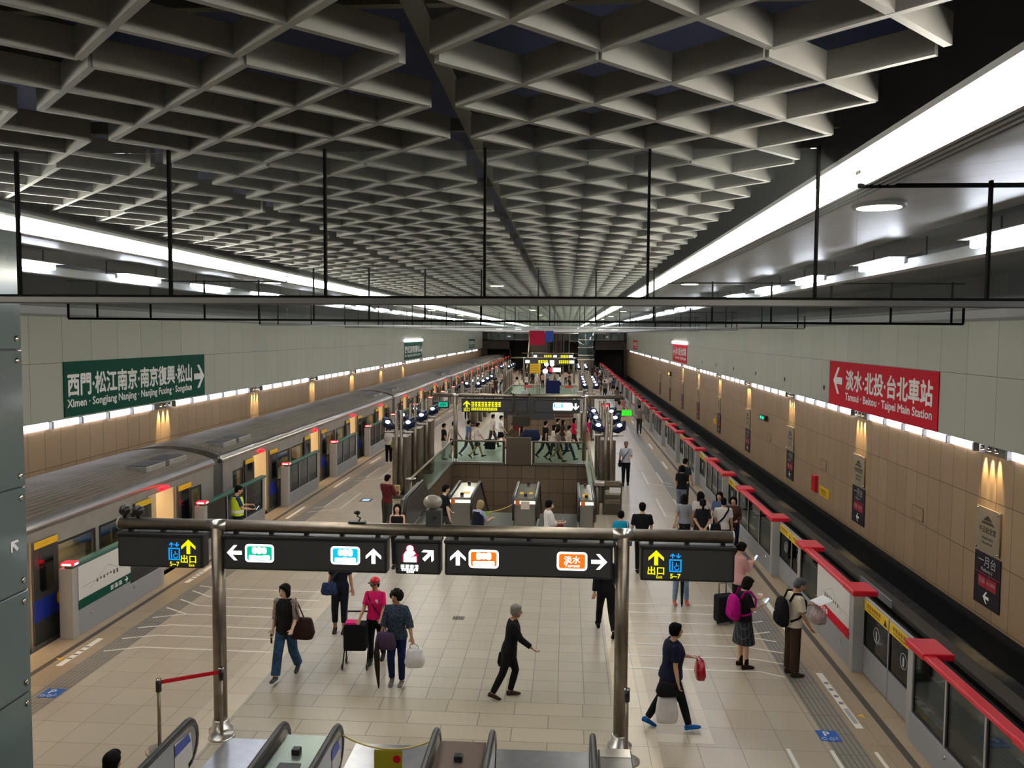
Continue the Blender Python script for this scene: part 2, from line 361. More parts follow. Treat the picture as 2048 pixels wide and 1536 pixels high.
for k in range(-2, 47):
    for X in (.575, -2.175, -4.92):
        yy = 4.43+2.665*k+2.535/2; n += 1
        if n <= 99:
            if first is None: first = proto.build('lattice_panel', ceil); o = first
            else: o = dup(first, parent=ceil)
            o.location = (X, yy, 0)
        else: lattice(rest, X, yy)
rest.build('lattice_panel', ceil)['kind'] = 'stuff'
# long cove lights with their slotted louvre
BAYS = [(-2, 6.45)]+[(6.65+12*i, 18.45+12*i) for i in range(11)]
for s, nm in ((1, 'right-hand'), (-1, 'left-hand')):
    t = thing('cove_light', f'continuous white cove light along the {"red" if s > 0 else "green"} sign side of the lattice ceiling', 'ceiling light', (CX, 0, 0))
    L, V, B = MB(), MB(), MB()
    sx = lambda q: s*(q-CX)
    for y0, y1 in BAYS:
        y1 = min(y1, YEND)
        pr = [(sx(2.175), 7.095), (sx(2.205), 6.945), (sx(2.225), 6.945), (sx(2.2), 7.095)]; L.extrude(pr, y0, y1, LAMP)
    V.box(*sorted((sx(2.235), sx(2.47))), -2, YEND, 6.98, 7.05, BLACK)
    for q in (2.24, 2.30, 2.36, 2.42): V.box(*sorted((sx(q), sx(q)+s*.034)), -2, YEND, 6.945, 7.0, GREYL)
    B.extrude([(sx(2.05), 7.10), (sx(2.13), 7.10), (sx(2.27), 7.10), (sx(2.27), 7.14), (sx(2.05), 7.14)], -2, YEND, GREYL)
    L.build('diffuser', t); V.build('louvre', t); B.build('housing', t)
# edge beams with cool tube lights
for s in (1, -1):
    t = thing('lamp_tray', f'grey lamp tray hung above the {"red-capped" if s > 0 else "green-capped"} platform barriers', 'lamp tray', (CX, 0, 0))
    sx = lambda q: s*(q-CX); m = MB()
    m.box(*sorted((sx(4.90), sx(5.10))), -2, YEND, 6.78, 6.92, GREYL); m.box(*sorted((sx(5.10), sx(5.14))), -2, YEND, 6.78, 7.02, TRIMM)
    m.build('tray', t); m = MB()
    for k in range(-1, 66): m.cyl((sx(5.0), 2*k, 6.9), (sx(5.0), 2*k, 7.22), .012, BLACK, 6)
    m.build('hanger', t)
    for k in range(30):
        y = 13.2+3.75*k-7.5; b = MB(); b.box(*sorted((s*.03, s*.075)), -.8, .8, -.03, .05, GREYL); b.box(*sorted((-s*.2, s*.08)), -.84, .84, .06, .075, GREYL); b.rbox(*sorted((-s*.075, s*.03)), -.78, .78, -.04, .055, TUBE, .02)  # wide top cover is added to keep tube light off the soffit
        if k == 0: p0 = b.build('tube_light'); o = p0
        else: o = dup(p0)
        o.location = (CX+sx(4.825), y, 6.89)
        tag(o, f'{ORD[k]} cool white tube on the lamp tray above the {"red" if s > 0 else "green"}-capped barriers, counting from near end', 'tube light', 'tube lights above the platform edges')
# round downlights
def downlight(xx, y, z, label, k0=[None]):
    if k0[0] is None:
        t = thing('downlight', label, 'downlight', (xx, y, z), 0, 'round ceiling downlights'); m = MB(); m.lathe((0, 0, 0), [(.2, 0), (.2, -.02), (.19, -.03)], DLAMP, 28); m.build('diffuser', t)
        m = MB(); m.lathe((0, 0, 0), [(.2, .02), (.23, .02), (.23, -.03), (.21, -.03)], GREYL, 28); m.build('rim', t); k0[0] = t
    else: dup(k0[0], (xx, y, z), label=label)
for k in range(8):
    for xx, lab in ((2.78, 'warm round downlight in the soffit on the red sign side'), (2*CX-2.78, 'warm round downlight in the soffit on the green sign side')):
        downlight(xx, 7.7+11.5*k, SOF_Z+.02, f'{ORD[k]} {lab}, from near end')
    downlight(CX, 24.5+12.6*k, GRID_Z, f'{ORD[k]} warm round downlight in the middle of the lattice ceiling, from near end')
# smoke curtains of wired glass
for k in range(10):
    y = 6.54+12*k
    t = thing('smoke_curtain', f'{ORD[k]} hanging wired-glass smoke curtain across the hall, counted from the viewer', 'glass curtain', (0, y, 0), 0, 'glass smoke curtains')
    xl, xr = (-8.2, 5.6) if k == 0 else (-11.6, 8.55)
    zb = 6.08
    g, fr, ra = MB(), MB(), MB()
    ztop = lambda q: GRID_Z+.02 if -6.4 < q < 2.2 else SOF_Z+.02
    r = .0135 if k == 0 else .024
    xs = [q for q in [-.66+1.28*i for i in range(-10, 9)] if xl <= q <= xr]
    for q in xs: fr.box(q-r*.7, q+r*.7, -.02, .02, zb, ztop(q), MATTE)
    fr.box(2.2, xr, -.02, .02, SOF_Z-.03, SOF_Z, MATTE); fr.box(xl, -6.4, -.02, .02, SOF_Z-.03, SOF_Z, MATTE)
    if k:
        if k == 1: fr.box(xl, xr, -.025, .025, zb-.03, zb+.02, MATTE)
        else: ra.rbox(xl, xr, -.03, .03, zb-.05, zb, GREYL, .01); ra.build('bottom_rail', t)
        fr.box(xl-.02, xl+.02, -.02, .02, zb, 6.5, MATTE); fr.box(xr-.02, xr+.02, -.02, .02, zb, 6.5, MATTE)
    fr.build('frame', t)
    g.box(xl, -6.4, -.005, .005, zb, SOF_Z, GLASSC); g.box(-6.4, 2.2, -.005, .005, zb, GRID_Z, GLASSC); g.box(2.2, xr, -.005, .005, zb, SOF_Z, GLASSC)
    g.build('wired_glass', t)
    if k == 0:
        ra.rbox(xl, xr, -.05, .05, zb-.06, zb, mat('grey curtain rail', '#5e5d5a', .5, .3), .01); ra.box(xl, xr, -.055, .055, zb-.004, zb+.012, MATTE); ra.build('bottom_rail', t)
# glass-clad lift shaft at the left edge of the view
GCLAD = mat('grey-green back-painted glass', '#62706f', .12, spec=.6)
t = thing('lift_shaft', 'tall shaft clad in bolted grey-green glass sheets at the left edge', 'lift shaft', (-5.0, 0, 0))
zs = [-.0, 1.45, 2.42, 3.39, 4.36, 5.62, 6.9]
for a, c in zip(zs, zs[1:]):
    m = MB(); m.rbox(-.02, 0, 6.62, 7.26, a+.008, c-.008, GCLAD, .004); p = m.build('glass_sheet', t); m = MB()
    for zz in (a+.1, c-.1):
        for yy in (7.19, 6.75): m.lathe((0, 0, 0), [(.028, 0), (.03, .006), (.02, .014)], CHROME, 14); n = len(m.v)-14*3; m.v[n:] = [(q[2], yy+q[0], zz+q[1]) for q in m.v[n:]]
    m.build('bolt', p)
m = MB(); m.box(-2, -.03, 6.62, 7.24, 0, 6.95, mat('shaft core', '#30383a', .6)); m.box(-2, -.03, 7.24, 7.28, 0, 6.95, STEELD); m.build('core', t)
m = MB(); arrow(m, 7.08, 4.0-.16, .13, 45, (.004, 0, 0), (0, 1, 0), ZA, WHITE); m.build('lettering', t)
# ================================================================== WALL FITTINGS
GSIGN = mat('green wall sign', '#064c3b', .65, spec=.15); RSIGN = mat('red wall sign', '#c8102a', .65, spec=.15); PLATE = mat('pale brass plate', '#a79a83', .4, .4); PLATED = mat('plum sign panel', '#2b2227', .45); PLR = mat('sign red block', '#a8283a', .5)
DKPRINT = mat('dark engraved print', '#3a3128', .5)
def wall_frame(s):
    # origin x, reading direction and outward normal of each wall
    return (XR if s > 0 else XL), ((0, -1, 0) if s > 0 else (0, 1, 0)), (-s, 0, 0)
def wall_lights(s):
    X, U, N = wall_frame(s); nm = 'right-hand red sign' if s > 0 else 'left-hand green sign'; first = None; f2 = None
    for k in range(14):
        y0 = 18.6+8.1*(k-1)
        if first is None:
            t = thing('wall_strip_light', '', 'wall light', (X, y0, 3.33)); first = t
            for i in range(5):
                a = .74+1.335*i; m = MB(); m.rbox(*sorted((-s*.005, -s*.06)), a, a+1.17, -.10, .085, WLAMP, .02); m.build('diffuser', t)
            m = MB(); m.box(*sorted((-s*.0, -s*.05)), .65, 7.45, .085, .12, TRIMM); [m.box(*sorted((-s*.0, -s*.12)), .66+1.335*i-.035, .66+1.335*i+.035, -.11, .086, TRIMM) for i in range(6)]; m.build('housing', t)
        else: t = dup(first, (X, y0, 3.33))
        tag(t, f'{ORD[k]} run of white wall lights on the {nm} wall, counted from near end', 'wall light', f'white wall light runs on the {nm} wall')
        if f2 is None:
            t = thing('wall_spotlight', '', 'wall light', (X, y0, 3.33)); f2 = t
            for i in (-1, 0, 1):
                m = MB(); m.cyl((-s*.085, .3*i, .07), (-s*.085, .3*i, -.02), .04, CHROME, 12); p = m.build('can', t)
                m = MB(); m.cyl((-s*.085, .3*i, -.021), (-s*.085, .3*i, -.026), .034, SWARM, 12); m.build('bulb', p)
        else: t = dup(f2, (X, y0, 3.33))
        tag(t, f'{ORD[k]} trio of warm spotlights on the {nm} wall, counted from near end', 'wall light', f'warm spotlights on the {nm} wall')
        if k < 8:
            for i in (-1, 0, 1):
                l = bpy.data.lights.new('wall_spot', 'SPOT'); l.energy = 260; l.color = (1, .74, .36); l.spot_size = math.radians(34); l.spot_blend = .8; l.shadow_soft_size = .03
                lo = bpy.data.objects.new('wall_spot', l); COL.objects.link(lo); lo.location = (X-s*.085, y0+.3*i, 3.29); lo.rotation_euler = (0, math.radians(-s*7), 0); lo.parent = None
wall_lights(1); wall_lights(-1)
def direction_sign(s, y0, y1, z0, z1, label, big=True):
    X, U, N = wall_frame(s); t = thing('direction_sign', label, 'sign', (X, (y0+y1)/2, (z0+z1)/2))
    w, h = y1-y0, z1-z0; m = MB(); m.box(*sorted((-s*.10+s*.002, -s*.125)), -w/2, w/2, -h/2, h/2, GSIGN if s < 0 else RSIGN); m.build('board', t)
    o = (-s*.128, 0, 0); m = MB()
    if s < 0:
        m.text('西門·松江南京·南京復興·松山', .66*h/1.5, (o[0], -w*.485, -.09*h), U, ZA, WHITE, 'LEFT', .06, w*.862)
        m.text('Ximen · Songjiang Nanjing · Nanjing Fuxing · Songshan', .31*h/1.5, (o[0], -w*.485, -.33*h), U, ZA, WHITE, 'LEFT', .05, w*.862)
        arrow(m, w*.447, -.03*h, .56*h, -90, o, U, ZA, WHITE)
    else:
        m.text('淡水·北投·台北車站', .70*h/1.5, (o[0], w*.30, -.06*h), U, ZA, WHITE, 'LEFT', .055, w*.765)
        m.text('Tamsui · Beitou · Taipei Main Station', .33*h/1.5, (o[0], w*.30, -.32*h), U, ZA, WHITE, 'LEFT', .05, w*.765)
        arrow(m, -w*.395, .07*h, .6*h, 90, o, U, ZA, WHITE)
    m.build('lettering', t); return t
direction_sign(-1, 21.1, 29.65, 3.47, 4.96, 'large green wall sign with white arrow pointing right above tan wall')
direction_sign(1, 21.1, 29.65, 3.43, 4.93, 'large red wall sign with white arrow pointing left above tan wall')
direction_sign(-1, 67.2, 75.5, 3.55, 5.0, 'smaller-looking green wall sign further along the left wall, lit from above')
direction_sign(1, 64.5, 73.0, 3.55, 5.0, 'distant red wall sign further along the right wall, lit from above')
direction_sign(-1, 112, 119, 3.75, 5.0, 'farthest green wall sign, tiny beside the end wall')
direction_sign(1, 110, 117, 3.75, 5.0, 'farthest red wall sign, tiny beside the end wall')
for s, y0, y1, lab in ((-1, 67.2, 75.5, 'row of white lamps over the second green wall sign'), (1, 64.5, 73, 'row of white lamps over the second red wall sign')):
    X, U, N = wall_frame(s); t = thing('sign_light', lab, 'wall light', (X, y0, 5.05)); m = MB()
    for i in range(6): a = .1+i*(y1-y0)/6; m.rbox(*sorted((-s*.1, -s*.22)), a, a+(y1-y0)/6-.15, 0, .2, WLAMP, .02)
    m.build('diffuser', t)
# plates and platform panels under the right-hand spotlights (only the near ones show on the train side)
def plaque(s, y, k, first=[None, None]):
    i = 0 if s > 0 else 1; X, U, N = wall_frame(s)
    if first[i] is None:
        t = thing('station_plaque', '', 'plaque', (X, y, 1.53)); first[i] = t; f = -s*.05
        m = MB(); m.rbox(*sorted((-s*.03, f)), -.5, .5, -.48, .5, PLATE, .008); m.build('plate', t)
        m = MB()
        for a in (-.45, .45):
            for c_ in (-.43, .45): m.ball((f, a, c_), .028, CHROME, 10)
        m.build('bolt', t); m = MB(); o = (f-s*.004, 0, 0)
        # hipped gate roof emblem
        m.poly([(-.3, .14), (.3, .14), (.2, .2), (-.2, .2)], o, U, ZA, DKPRINT); m.poly([(-.2, .22), (.2, .22), (.08, .3), (0, .34), (-.08, .3)], o, U, ZA, DKPRINT)
        m.text('中正紀念堂', .15, (o[0], 0, -.04), U, ZA, DKPRINT, 'CENTER', .03, .72); m.text('Chiang Kai-Shek', .075, (o[0], 0, -.19), U, ZA, DKPRINT, 'CENTER', .02)
        m.text('Memorial Hall', .075, (o[0], 0, -.3), U, ZA, DKPRINT, 'CENTER', .02); m.build('lettering', t)
        for a in (-.47, .47): pass
    else: t = dup(first[i], (X, y, 1.53))
    w = 'right-hand' if s > 0 else 'left-hand'
    tag(t, f'{ORD[k]} pale metal station plate with dark emblem on the {w} tan wall, from near end', 'plaque', f'station plates on the {w} wall')
def platform_panel(y, k, first=[None]):
    X, U, N = wall_frame(1)
    if first[0] is None:
        t = thing('platform_sign', '', 'sign', (X, y, .4)); first[0] = t; m = MB(); m.box(-.03, -.005, -.55, .55, -.57, .6, PLATED); m.build('panel', t); m = MB(); o = (-.034, 0, 0)
        m.text('一月台', .26, (o[0], 0, .34), U, ZA, GREYL, 'CENTER', .01); m.text('Platform 1', .12, (o[0], 0, .2), U, ZA, GREYL, 'CENTER', .01)
        m.box(-.035, -.031, -.55, .55, .135, .15, PLR); m.box(-.035, -.031, -.42, .02, -.16, .09, PLR); m.box(-.035, -.031, .04, .36, -.16, .09, PLR)
        m.text('北投', .13, (-.038, .19, -.06), U, ZA, GREYL); m.text('台北車站', .09, (-.038, -.2, -.05), U, ZA, GREYL)
        arrow(m, 0, -.36, .26, 90, o, U, ZA, WHITE); m.build('lettering', t)
    else: t = dup(first[0], (X, y, .4))
    tag(t, f'{ORD[k]} plum platform panel with white arrow below a metal plate, from near end', 'sign', 'platform panels on the right-hand wall')
for k in range(9):
    plaque(1, 18.6+8.1*k, k); platform_panel(18.6+8.1*k, k)
for k in range(5): plaque(-1, 18.6+8.1*k, k)
X, U, N = wall_frame(1)
for k, y in enumerate((22.3, 30.4, 38.5)):
    t = tag(MB().box(X-.02, X-.004, y-.33, y+.33, .95, 1.3, T_WALL).build('service_hatch'), f'{ORD[k]} flush service hatch outlined in the right-hand tan wall', 'hatch')
    m = MB(); [m.box(X-.022, X-.018, *r, DKPRINT) for r in ((y-.34, y+.34, .94, .955), (y-.34, y+.34, 1.295, 1.31), (y-.34, y-.325, .94, 1.31), (y+.325, y+.34, .94, 1.31))]; m.build('outline', t)
t = thing('emergency_notice', 'long yellow notice low on the right-hand tan wall beside a red box', 'notice', (X, 30.2, .15)); m = MB(); m.box(-.02, -.004, -.55, .55, -.17, .17, YEL); m.build('board', t)
m = MB(); blobs(m, -.35, .03, .6, .12, 5, 0, OLIVE, (-.023, 0, 0), U); blobs(m, -.3, -.09, .5, .05, 11, 0, OLIVE, (-.023, 0, 0), U); m.build('lettering', t)
tag(MB().rbox(X-.12, X-.004, 31.0, 31.45, .0, .62, RED, .02).build('alarm_box'), 'small red alarm box on the right-hand wall beside the yellow notice', 'alarm box')
tag(MB().box(X-.02, X-.004, 52, 52.9, .2, .55, YEL).build('warning_plate'), 'small distant yellow plate on the right-hand tan wall', 'notice')
t = thing('signal_lamp', 'glowing green track signal reflected by the right-hand tan wall', 'signal', (X-.12, 39.3, 1.95)); m = MB(); m.rbox(-.05, .1, -.5, .5, -.12, .12, CHARF, .02); m.build('housing', t)
m = MB(); [m.ball((-.05, a, 0), (.03, .12, .07), emis('signal green', '#00ff90', 3), 10) for a in (-.2, .2)]; m.build('lens', t)
t = thing('signal_lamp', 'glowing orange track signal far along the right-hand tan wall', 'signal', (X-.12, 75, 2.3)); m = MB(); m.rbox(-.05, .1, -.5, .5, -.2, .2, CHARF, .02); m.build('housing', t)
m = MB(); m.ball((-.06, 0, 0), (.05, .42, .12), emis('signal orange', '#ff9a10', 4), 10); m.build('lens', t)
for k in range(7):   # speaker holes
    y = 17.1+5.4*k if k == 0 else 30.3+5.4*(k-1)
    m = MB(); m.tube([(X-.115, y, 3.95), (X-.1, y, 3.95)], .085, mat('dark speaker grille', '#3b3b39', .6), 18); tag(m.build('wall_speaker'), f'{ORD[k]} small round wall speaker in the upper right-hand wall, from near end', 'speaker', 'round wall speakers')
# ================================================================== PLATFORM BARRIERS
NEAR = []
for p in range(-1, 6):
    for q, L in ((0, 3.55), (5.65, 4.3), (12.0, 3.45), (17.65, 3.45)):
        y = 14.45+23.3*p+q
        if 8 < y < YEND-4: NEAR.append((y, L))
CAPR = mat('red cap paint', '#d0142a', .35); CAPG = mat('green cap paint', '#0e5a49', .4); MAPW = mat('white route map', '#d8d6d2', .4); ALU = mat('pale aluminium', '#98999c', .45, .15); ALUL = mat('light aluminium post', '#a6a5a2', .42, .15)
def barrier(side, y0, L, k, route):
    s = side; X = PR if s > 0 else PL; col = 'red' if s > 0 else 'green'
    t = thing('platform_barrier', f'{ORD[k]} fixed {col}-capped platform barrier on the {"right" if s > 0 else "train"} side, from near end' + (', with white route map' if route else ''), 'platform barrier',
              (X, y0, 0), 0, f'{col}-capped platform barriers')
    B = lambda a, c, *r: (*sorted((s*a, s*c)), *r)
    hp = .26                                     # depth towards the track
    m = MB(); m.rbox(*B(0, .10, .15, L-.15, .0, .42), ALU, .008); m.build('base_panel', t)
    m = MB(); m.rbox(*B(-.005, hp, 0, .18, 0, 1.34), ALUL, .01); m.build('end_post', t)
    m = MB(); m.rbox(*B(.02, hp, L-.18, L, 0, 1.34), ALUL, .01); m.build('end_post', t)
    cap = CAPR if s > 0 else CAPG
    m = MB(); m.rbox(*B(-.02, .15, 0, L, 1.341, 1.41), cap, .02)
    if s > 0:
        m.rbox(*B(-.03, .40, -.01, .55, 1.33, 1.43), cap, .02); m.rbox(*B(-.03, .40, L-.62, L+.01, 1.33, 1.43), cap, .02)
    m.build('top_cap', t)
    ns = 3; a0 = .18
    if route:
        m = MB(); m.box(*B(-.004, .06, .2, L*.58, .62, 1.33), MAPW); mp = m.build('route_map', t)
        m = MB(); m.box(*B(-.008, -.004, .2, L*.58, .5, .68), RSIGN if s > 0 else GSIGN)
        U = (0, -1, 0) if s > 0 else (0, 1, 0); rr = random.Random(3)
        line = mat('faint map lines', '#b9b4ae', .5)
        for (a, c), (d, e) in (((.3, .9), (1.7, .93)), ((.6, .82), (1.2, 1.1)), ((1.2, 1.1), (1.8, .86))):
            m.tube([(-s*.006, a, c), (-s*.006, d, e)], .004, line, 4)
        for i in range(7): m.box(*B(-.007, -.004, .8+.12*i, .85+.12*i, .84+rr.random()*.08, .93), DKPRINT)
        xx = -s*.011
        blobs(m, L*.36 if s < 0 else -L*.5, .59, .45, .09, 3, 0, WHITE, (xx, 0, 0), U); arrow(m, L*.53 if s < 0 else -L*.54, .59, .13, -90 if s < 0 else 90, (xx, 0, 0), U, ZA, WHITE)
        m.build('print', mp); m = MB(); m.rbox(*B(0, .08, .18, L*.58, .42, .5), ALU, .006); m.build('base_panel', t); a0 = L*.58+.05; ns = 1
    seg = (L-.18-a0)/ns
    for i in range(ns):
        y = a0+i*seg; m = MB(); m.box(*B(.04, .055, y+.05, y+seg-.05, .42, 1.34), GLASS if s > 0 else GLASSD); g = m.build('glass_pane', t)
        m = MB(); [m.box(*B(.03, .065, *r), BLACK) for r in ((y+.02, y+.05, .42, 1.34), (y+seg-.05, y+seg-.02, .42, 1.34), (y+.02, y+seg-.02, .42, .45), (y+.02, y+seg-.02, 1.31, 1.34))]; m.build('gasket', g)
        if i < ns-1: m = MB(); m.box(*B(.02, .08, y+seg-.02, y+seg+.02, .42, 1.34), ALUL); m.build('mullion', t)
    m = MB()
    for i in range(2): m.cyl((-s*.012, .6+L*.45*i, .32), (0, .6+L*.45*i, .32), .03, CHROME, 12)
    m.build('stud', t)
    if s < 0:
        m = MB(); m.rbox(*B(-.04, hp-.04, -.015, .19, 1.395, 1.455), SR, .02); wl = m.build('warning_light', t); m = MB(); m.rbox(*B(.0, hp-.08, -.02, -.012, 1.405, 1.445), SRW, .003); m.rbox(*B(-.045, -.03, .02, .15, 1.405, 1.445), SRW, .003); m.build('lamp_core', wl)
for k, (y, L) in enumerate(NEAR):
    barrier(1, y-.15, L, k, k in (1, 9, 17)); barrier(-1, y+.15, L, k, k in (1, 9, 17)) if k else None
# closed sliding doors on the right side
def sliding_door(y, w, k, half, first={}):
    lab = f'{half} sliding platform door leaf in the {ORD[k]} gap of the red-capped barriers, from near end'
    if (w, half) in first: return dup(first[(w, half)], (PR+.17, y, 0), label=lab)
    t = thing('platform_door', lab, 'platform door', (PR+.17, y, 0), 0, 'sliding platform door leaves'); first[(w, half)] = t
    m = MB(); m.rbox(0, .05, .01, w-.01, .02, .5, ALU, .006); m.build('kick_panel', t)
    m = MB(); m.box(.02, .03, .04, w-.04, .5, 1.2, GLASSD); m.build('glass_pane', t)
    m = MB(); [m.box(.005, .045, *r, ALUL if i < 2 else BLACK) for i, r in enumerate(((.01, w-.01, 1.3, 1.34), (.01, .04, .5, 1.3), (w-.04, w-.01, .5, 1.3), (.04, w-.04, .5, .52)))]; m.build('frame', t)
    m = MB(); m.box(-.002, .04, .03, w-.03, 1.12, 1.3, YEL); st = m.build('warning_strip', t)
    m = MB(); blobs(m, -w*.3, 1.24, w*.55, .06, 6, 0, OLIVE, (-.005, w*.55, 0), (0, -1, 0)); blobs(m, -w*.28, 1.17, w*.5, .03, 12, 0, OLIVE, (-.005, w*.55, 0), (0, -1, 0)); m.poly([(-.07, 0), (.07, 0), (0, .12)], (-.005, .14, 1.15), (0, -1, 0), ZA, BLACK); m.build('lettering', st)
    m = MB(); m.tube([(.018, w*.5+.12*math.cos(a*.35), .86+.12*math.sin(a*.35)) for a in range(19)], .006, mat('frosted sticker', '#aeb4b4', .6), 5); m.poly([(-.03, -.08), (.03, -.08), (.03, .05), (-.03, .08)], (.017, w*.5, .86), (0, -1, 0), ZA, MATS['frosted sticker']); m.build('sticker', t)
    return t
for k in range(len(NEAR)-1):
    a = NEAR[k][0]+NEAR[k][1]-.15; b_ = NEAR[k+1][0]-.15; w2 = round((b_-a)/2, 3)
    sliding_door(a, w2, k, 'far'.replace('far', 'near'), ); sliding_door(a+w2, w2, k, 'far')
# ================================================================== TRAIN
TSTEEL = mat('train side steel', '#98948d', .4, .3, noise=.06, nscale=3); TROOF = mat('grimy train roof', '#6c6358', .5, .1, noise=.25, nscale=1.2); TCANT = mat('bright cant rail', '#b9b5ae', .28, .85)
TBLUE = mat('train blue band', '#1a2f8f', .4); TDOOR = mat('train door steel', '#4c4b4a', .4, .6); CREAM = mat('cream train interior', '#d8c4a0', .5); TWIN = glass('train window glass', '#c3c9c9', .5)
TFLOOR = mat('train floor', '#8f8a80', .5); SEAT = mat('blue train seat', '#2f4f9a', .5); TLIGHT = emis('train ceiling lamp', '#ffe6bc', 26.)
TX, TW, TL = -9.7, 3.05, 22.75
DC = (2.9, 8.55, 14.25, 19.85)
def build_car():
    t = thing('train_car', '', 'train', (TX, 0, 0), 0, 'cars of the standing train')
    m = MB()
    xs = []
    cuts = [0]
    for c in DC: cuts += [c-.68, c+.68]
    cuts.append(TL)
    wins = []
    for i in range(0, len(cuts), 2):
        a, b_ = cuts[i], cuts[i+1]
        m.box(-.06, 0, a, b_, -.3, .82, TSTEEL); m.box(-.06, 0, a, b_, 1.72, 2.1, TSTEEL); L = b_-a
        if L > 3: ws = [(a+.75, a+.75+(L-1.7)/2), (b_-.75-(L-1.7)/2, b_-.75)]
        else: ws = [(a+.55, b_-.85)] if i else [(a+.75, b_-.8)]
        y = a
        for p, q in ws: m.box(-.06, 0, y, p, .82, 1.72, TSTEEL); y = q; wins.append((p, q))
        m.box(-.06, 0, y, b_, .82, 1.72, TSTEEL)
    for c in DC: m.box(-.06, 0, c-.68, c+.68, 1.95, 2.1, TSTEEL)
    m.box(-TW, 0, 0, .06, -.3, 2.2, TSTEEL); m.box(-TW, 0, TL-.06, TL, -.3, 2.2, TSTEEL); m.box(-TW, -TW+.06, 0, TL, -.3, 2.1, TSTEEL)
    m.build('side_wall', t)
    m = MB(); pr = [(-.02, 2.08), (.03, 2.13), (.03, 2.2), (-.04, 2.28), (-.14, 2.32), (-.14, 2.08)]; m.extrude(pr, 0, TL, TCANT, True); m.build('cant_rail', t)
    m = MB(); pr = [(-.12, 2.2)]+[(-.12-(TW-.24)*i/14, 2.31+.24*math.sin(math.pi*i/14)**.8) for i in range(15)]+[(-TW+.12, 2.2)]; m.extrude(pr, 0, TL, TROOF)
    rib = mat('roof corrugation', '#837b70', .45, .3)
    for i in range(9): xx = -.2-.11*i; z = 2.31+.24*math.sin(math.pi*(-xx-.12)/(TW-.24))**.8; m.box(xx-.02, xx+.02, .3, TL-.3, z-.01, z+.022, rib)
    m.build('roof', t)
    for y in (.9, 2.05, TL-3.0, TL-1.85):
        z = 2.31+.24*math.sin(math.pi*.45/(TW-.24))**.8; m = MB(); m.rbox(-.98, -.34, y, y+.95, z-.05, z+.09, TSTEEL, .01); m.box(-.93, -.39, y+.05, y+.9, z+.088, z+.095, BLACK)
        for i in range(6): m.box(-.93, -.39, y+.1+.14*i, y+.14+.14*i, z+.09, z+.105, GREYM)
        m.build('vent', t)
    for p, q in wins: m = MB(); m.box(-.035, -.025, p, q, .82, 1.72, TWIN); g = m.build('window', t); m = MB(); [m.box(-.01, .008, *r, BLACK) for r in ((p-.03, p+.02, .8, 1.74), (q-.02, q+.03, .8, 1.74), (p, q, .8, .84), (p, q, 1.70, 1.74))]; m.build('frame', g)
    for c in DC:
        for sg in (-1, 1):
            a, b_ = sorted((c+sg*.66, c+sg*1.4)); m = MB()
            m.rbox(.015, .06, a, b_, .5+.0, 1.93, TDOOR, .01); m.rbox(.016, .059, a, b_, .02, .45, TDOOR, .01); m.rbox(.014, .062, a, b_, .45, .85, TBLUE, .005)
            d = m.build('door_leaf', t); m = MB(); m.poly(sc2(rrect(.42, .82, .1), 1), (.064, (a+b_)/2, 1.38), (0, 1, 0), ZA, mat('dark door window', '#0c0d10', .1)); m.build('window', d)
            m = MB(); m.box(.06, .066, a+.02, b_-.02, 1.8, 1.93, YEL); m.text('· · · ·', .1, (.069, (a+b_)/2, 1.83), (0, 1, 0), ZA, DKPRINT, bold=.03); m.build('sticker', d)
            if sg > 0: m = MB(); m.poly([(.09*math.cos(i*.3927)*.9, .13*math.sin(i*.3927)) for i in range(16)], (.07, b_-.02, .72), (0, 1, 0), ZA, YEL); m.build('hand_sticker', d)
        m = MB(); m.box(-.5, -.06, c-.68, c-.64, 0, 1.95, CREAM); m.box(-.5, -.06, c+.64, c+.68, 0, 1.95, CREAM); m.build('door_pocket', t)
        m = MB(); m.rbox(.01, .1, c-.16, c+.16, 1.98, 2.06, SR, .02); m.build('door_lamp', t)
    m = MB(); m.box(-TW+.06, -.06, .06, TL-.06, -.05, 0, TFLOOR); m.box(-TW+.06, -TW+.1, .06, TL-.06, 0, 2.1, CREAM); m.box(-TW+.06, -.06, .06, TL-.06, 2.1, 2.14, CREAM); m.build('cabin', t)
    m = MB()
    for xx in (-.9, -2.1): m.box(xx-.06, xx+.06, .5, TL-.5, 2.06, 2.1, TLIGHT)
    m.build('cabin_lamp', t)
    for a, b_ in ((.2, 2.0), (4.0, 7.5), (9.7, 13.2), (15.4, 18.8), (20.9, 22.5)):
        m = MB(); m.rbox(-TW+.1, -TW+.55, a, b_, .35, .47, SEAT, .03); m.rbox(-TW+.1, -TW+.2, a, b_, .47, .95, SEAT, .03); m.build('seat', t)
    m = MB()
    for c in DC: m.cyl((-1.3, c, 0), (-1.3, c, 2.1), .018, CHROME, 8)
    m.build('grab_pole', t)
    m = MB(); m.box(-.04, -.02, 3.6, 4.3, 1.45, 1.6, BLACK); blobs(m, 3.7, 1.52, .5, .1, 3, 0, SR, (.002, 0, 0), (0, 1, 0)); m.build('led_display', t)
    m = MB(); m.rbox(-TW+.5, -.5, TL, TL+.55, -.2, 2.1, RUBBER, .05); m.build('gangway', t)
    return t
car = build_car(); car.location = (TX, 22.55-23.3, 0)
for k in range(6):
    c = car if k == 0 else dup(car, (TX, 22.55+23.3*(k-1), 0))
    if k == 5: c.location.y -= 0
    c['label'] = f'{ORD[k]} stainless metro train car with open doors at the left platform, from near end'
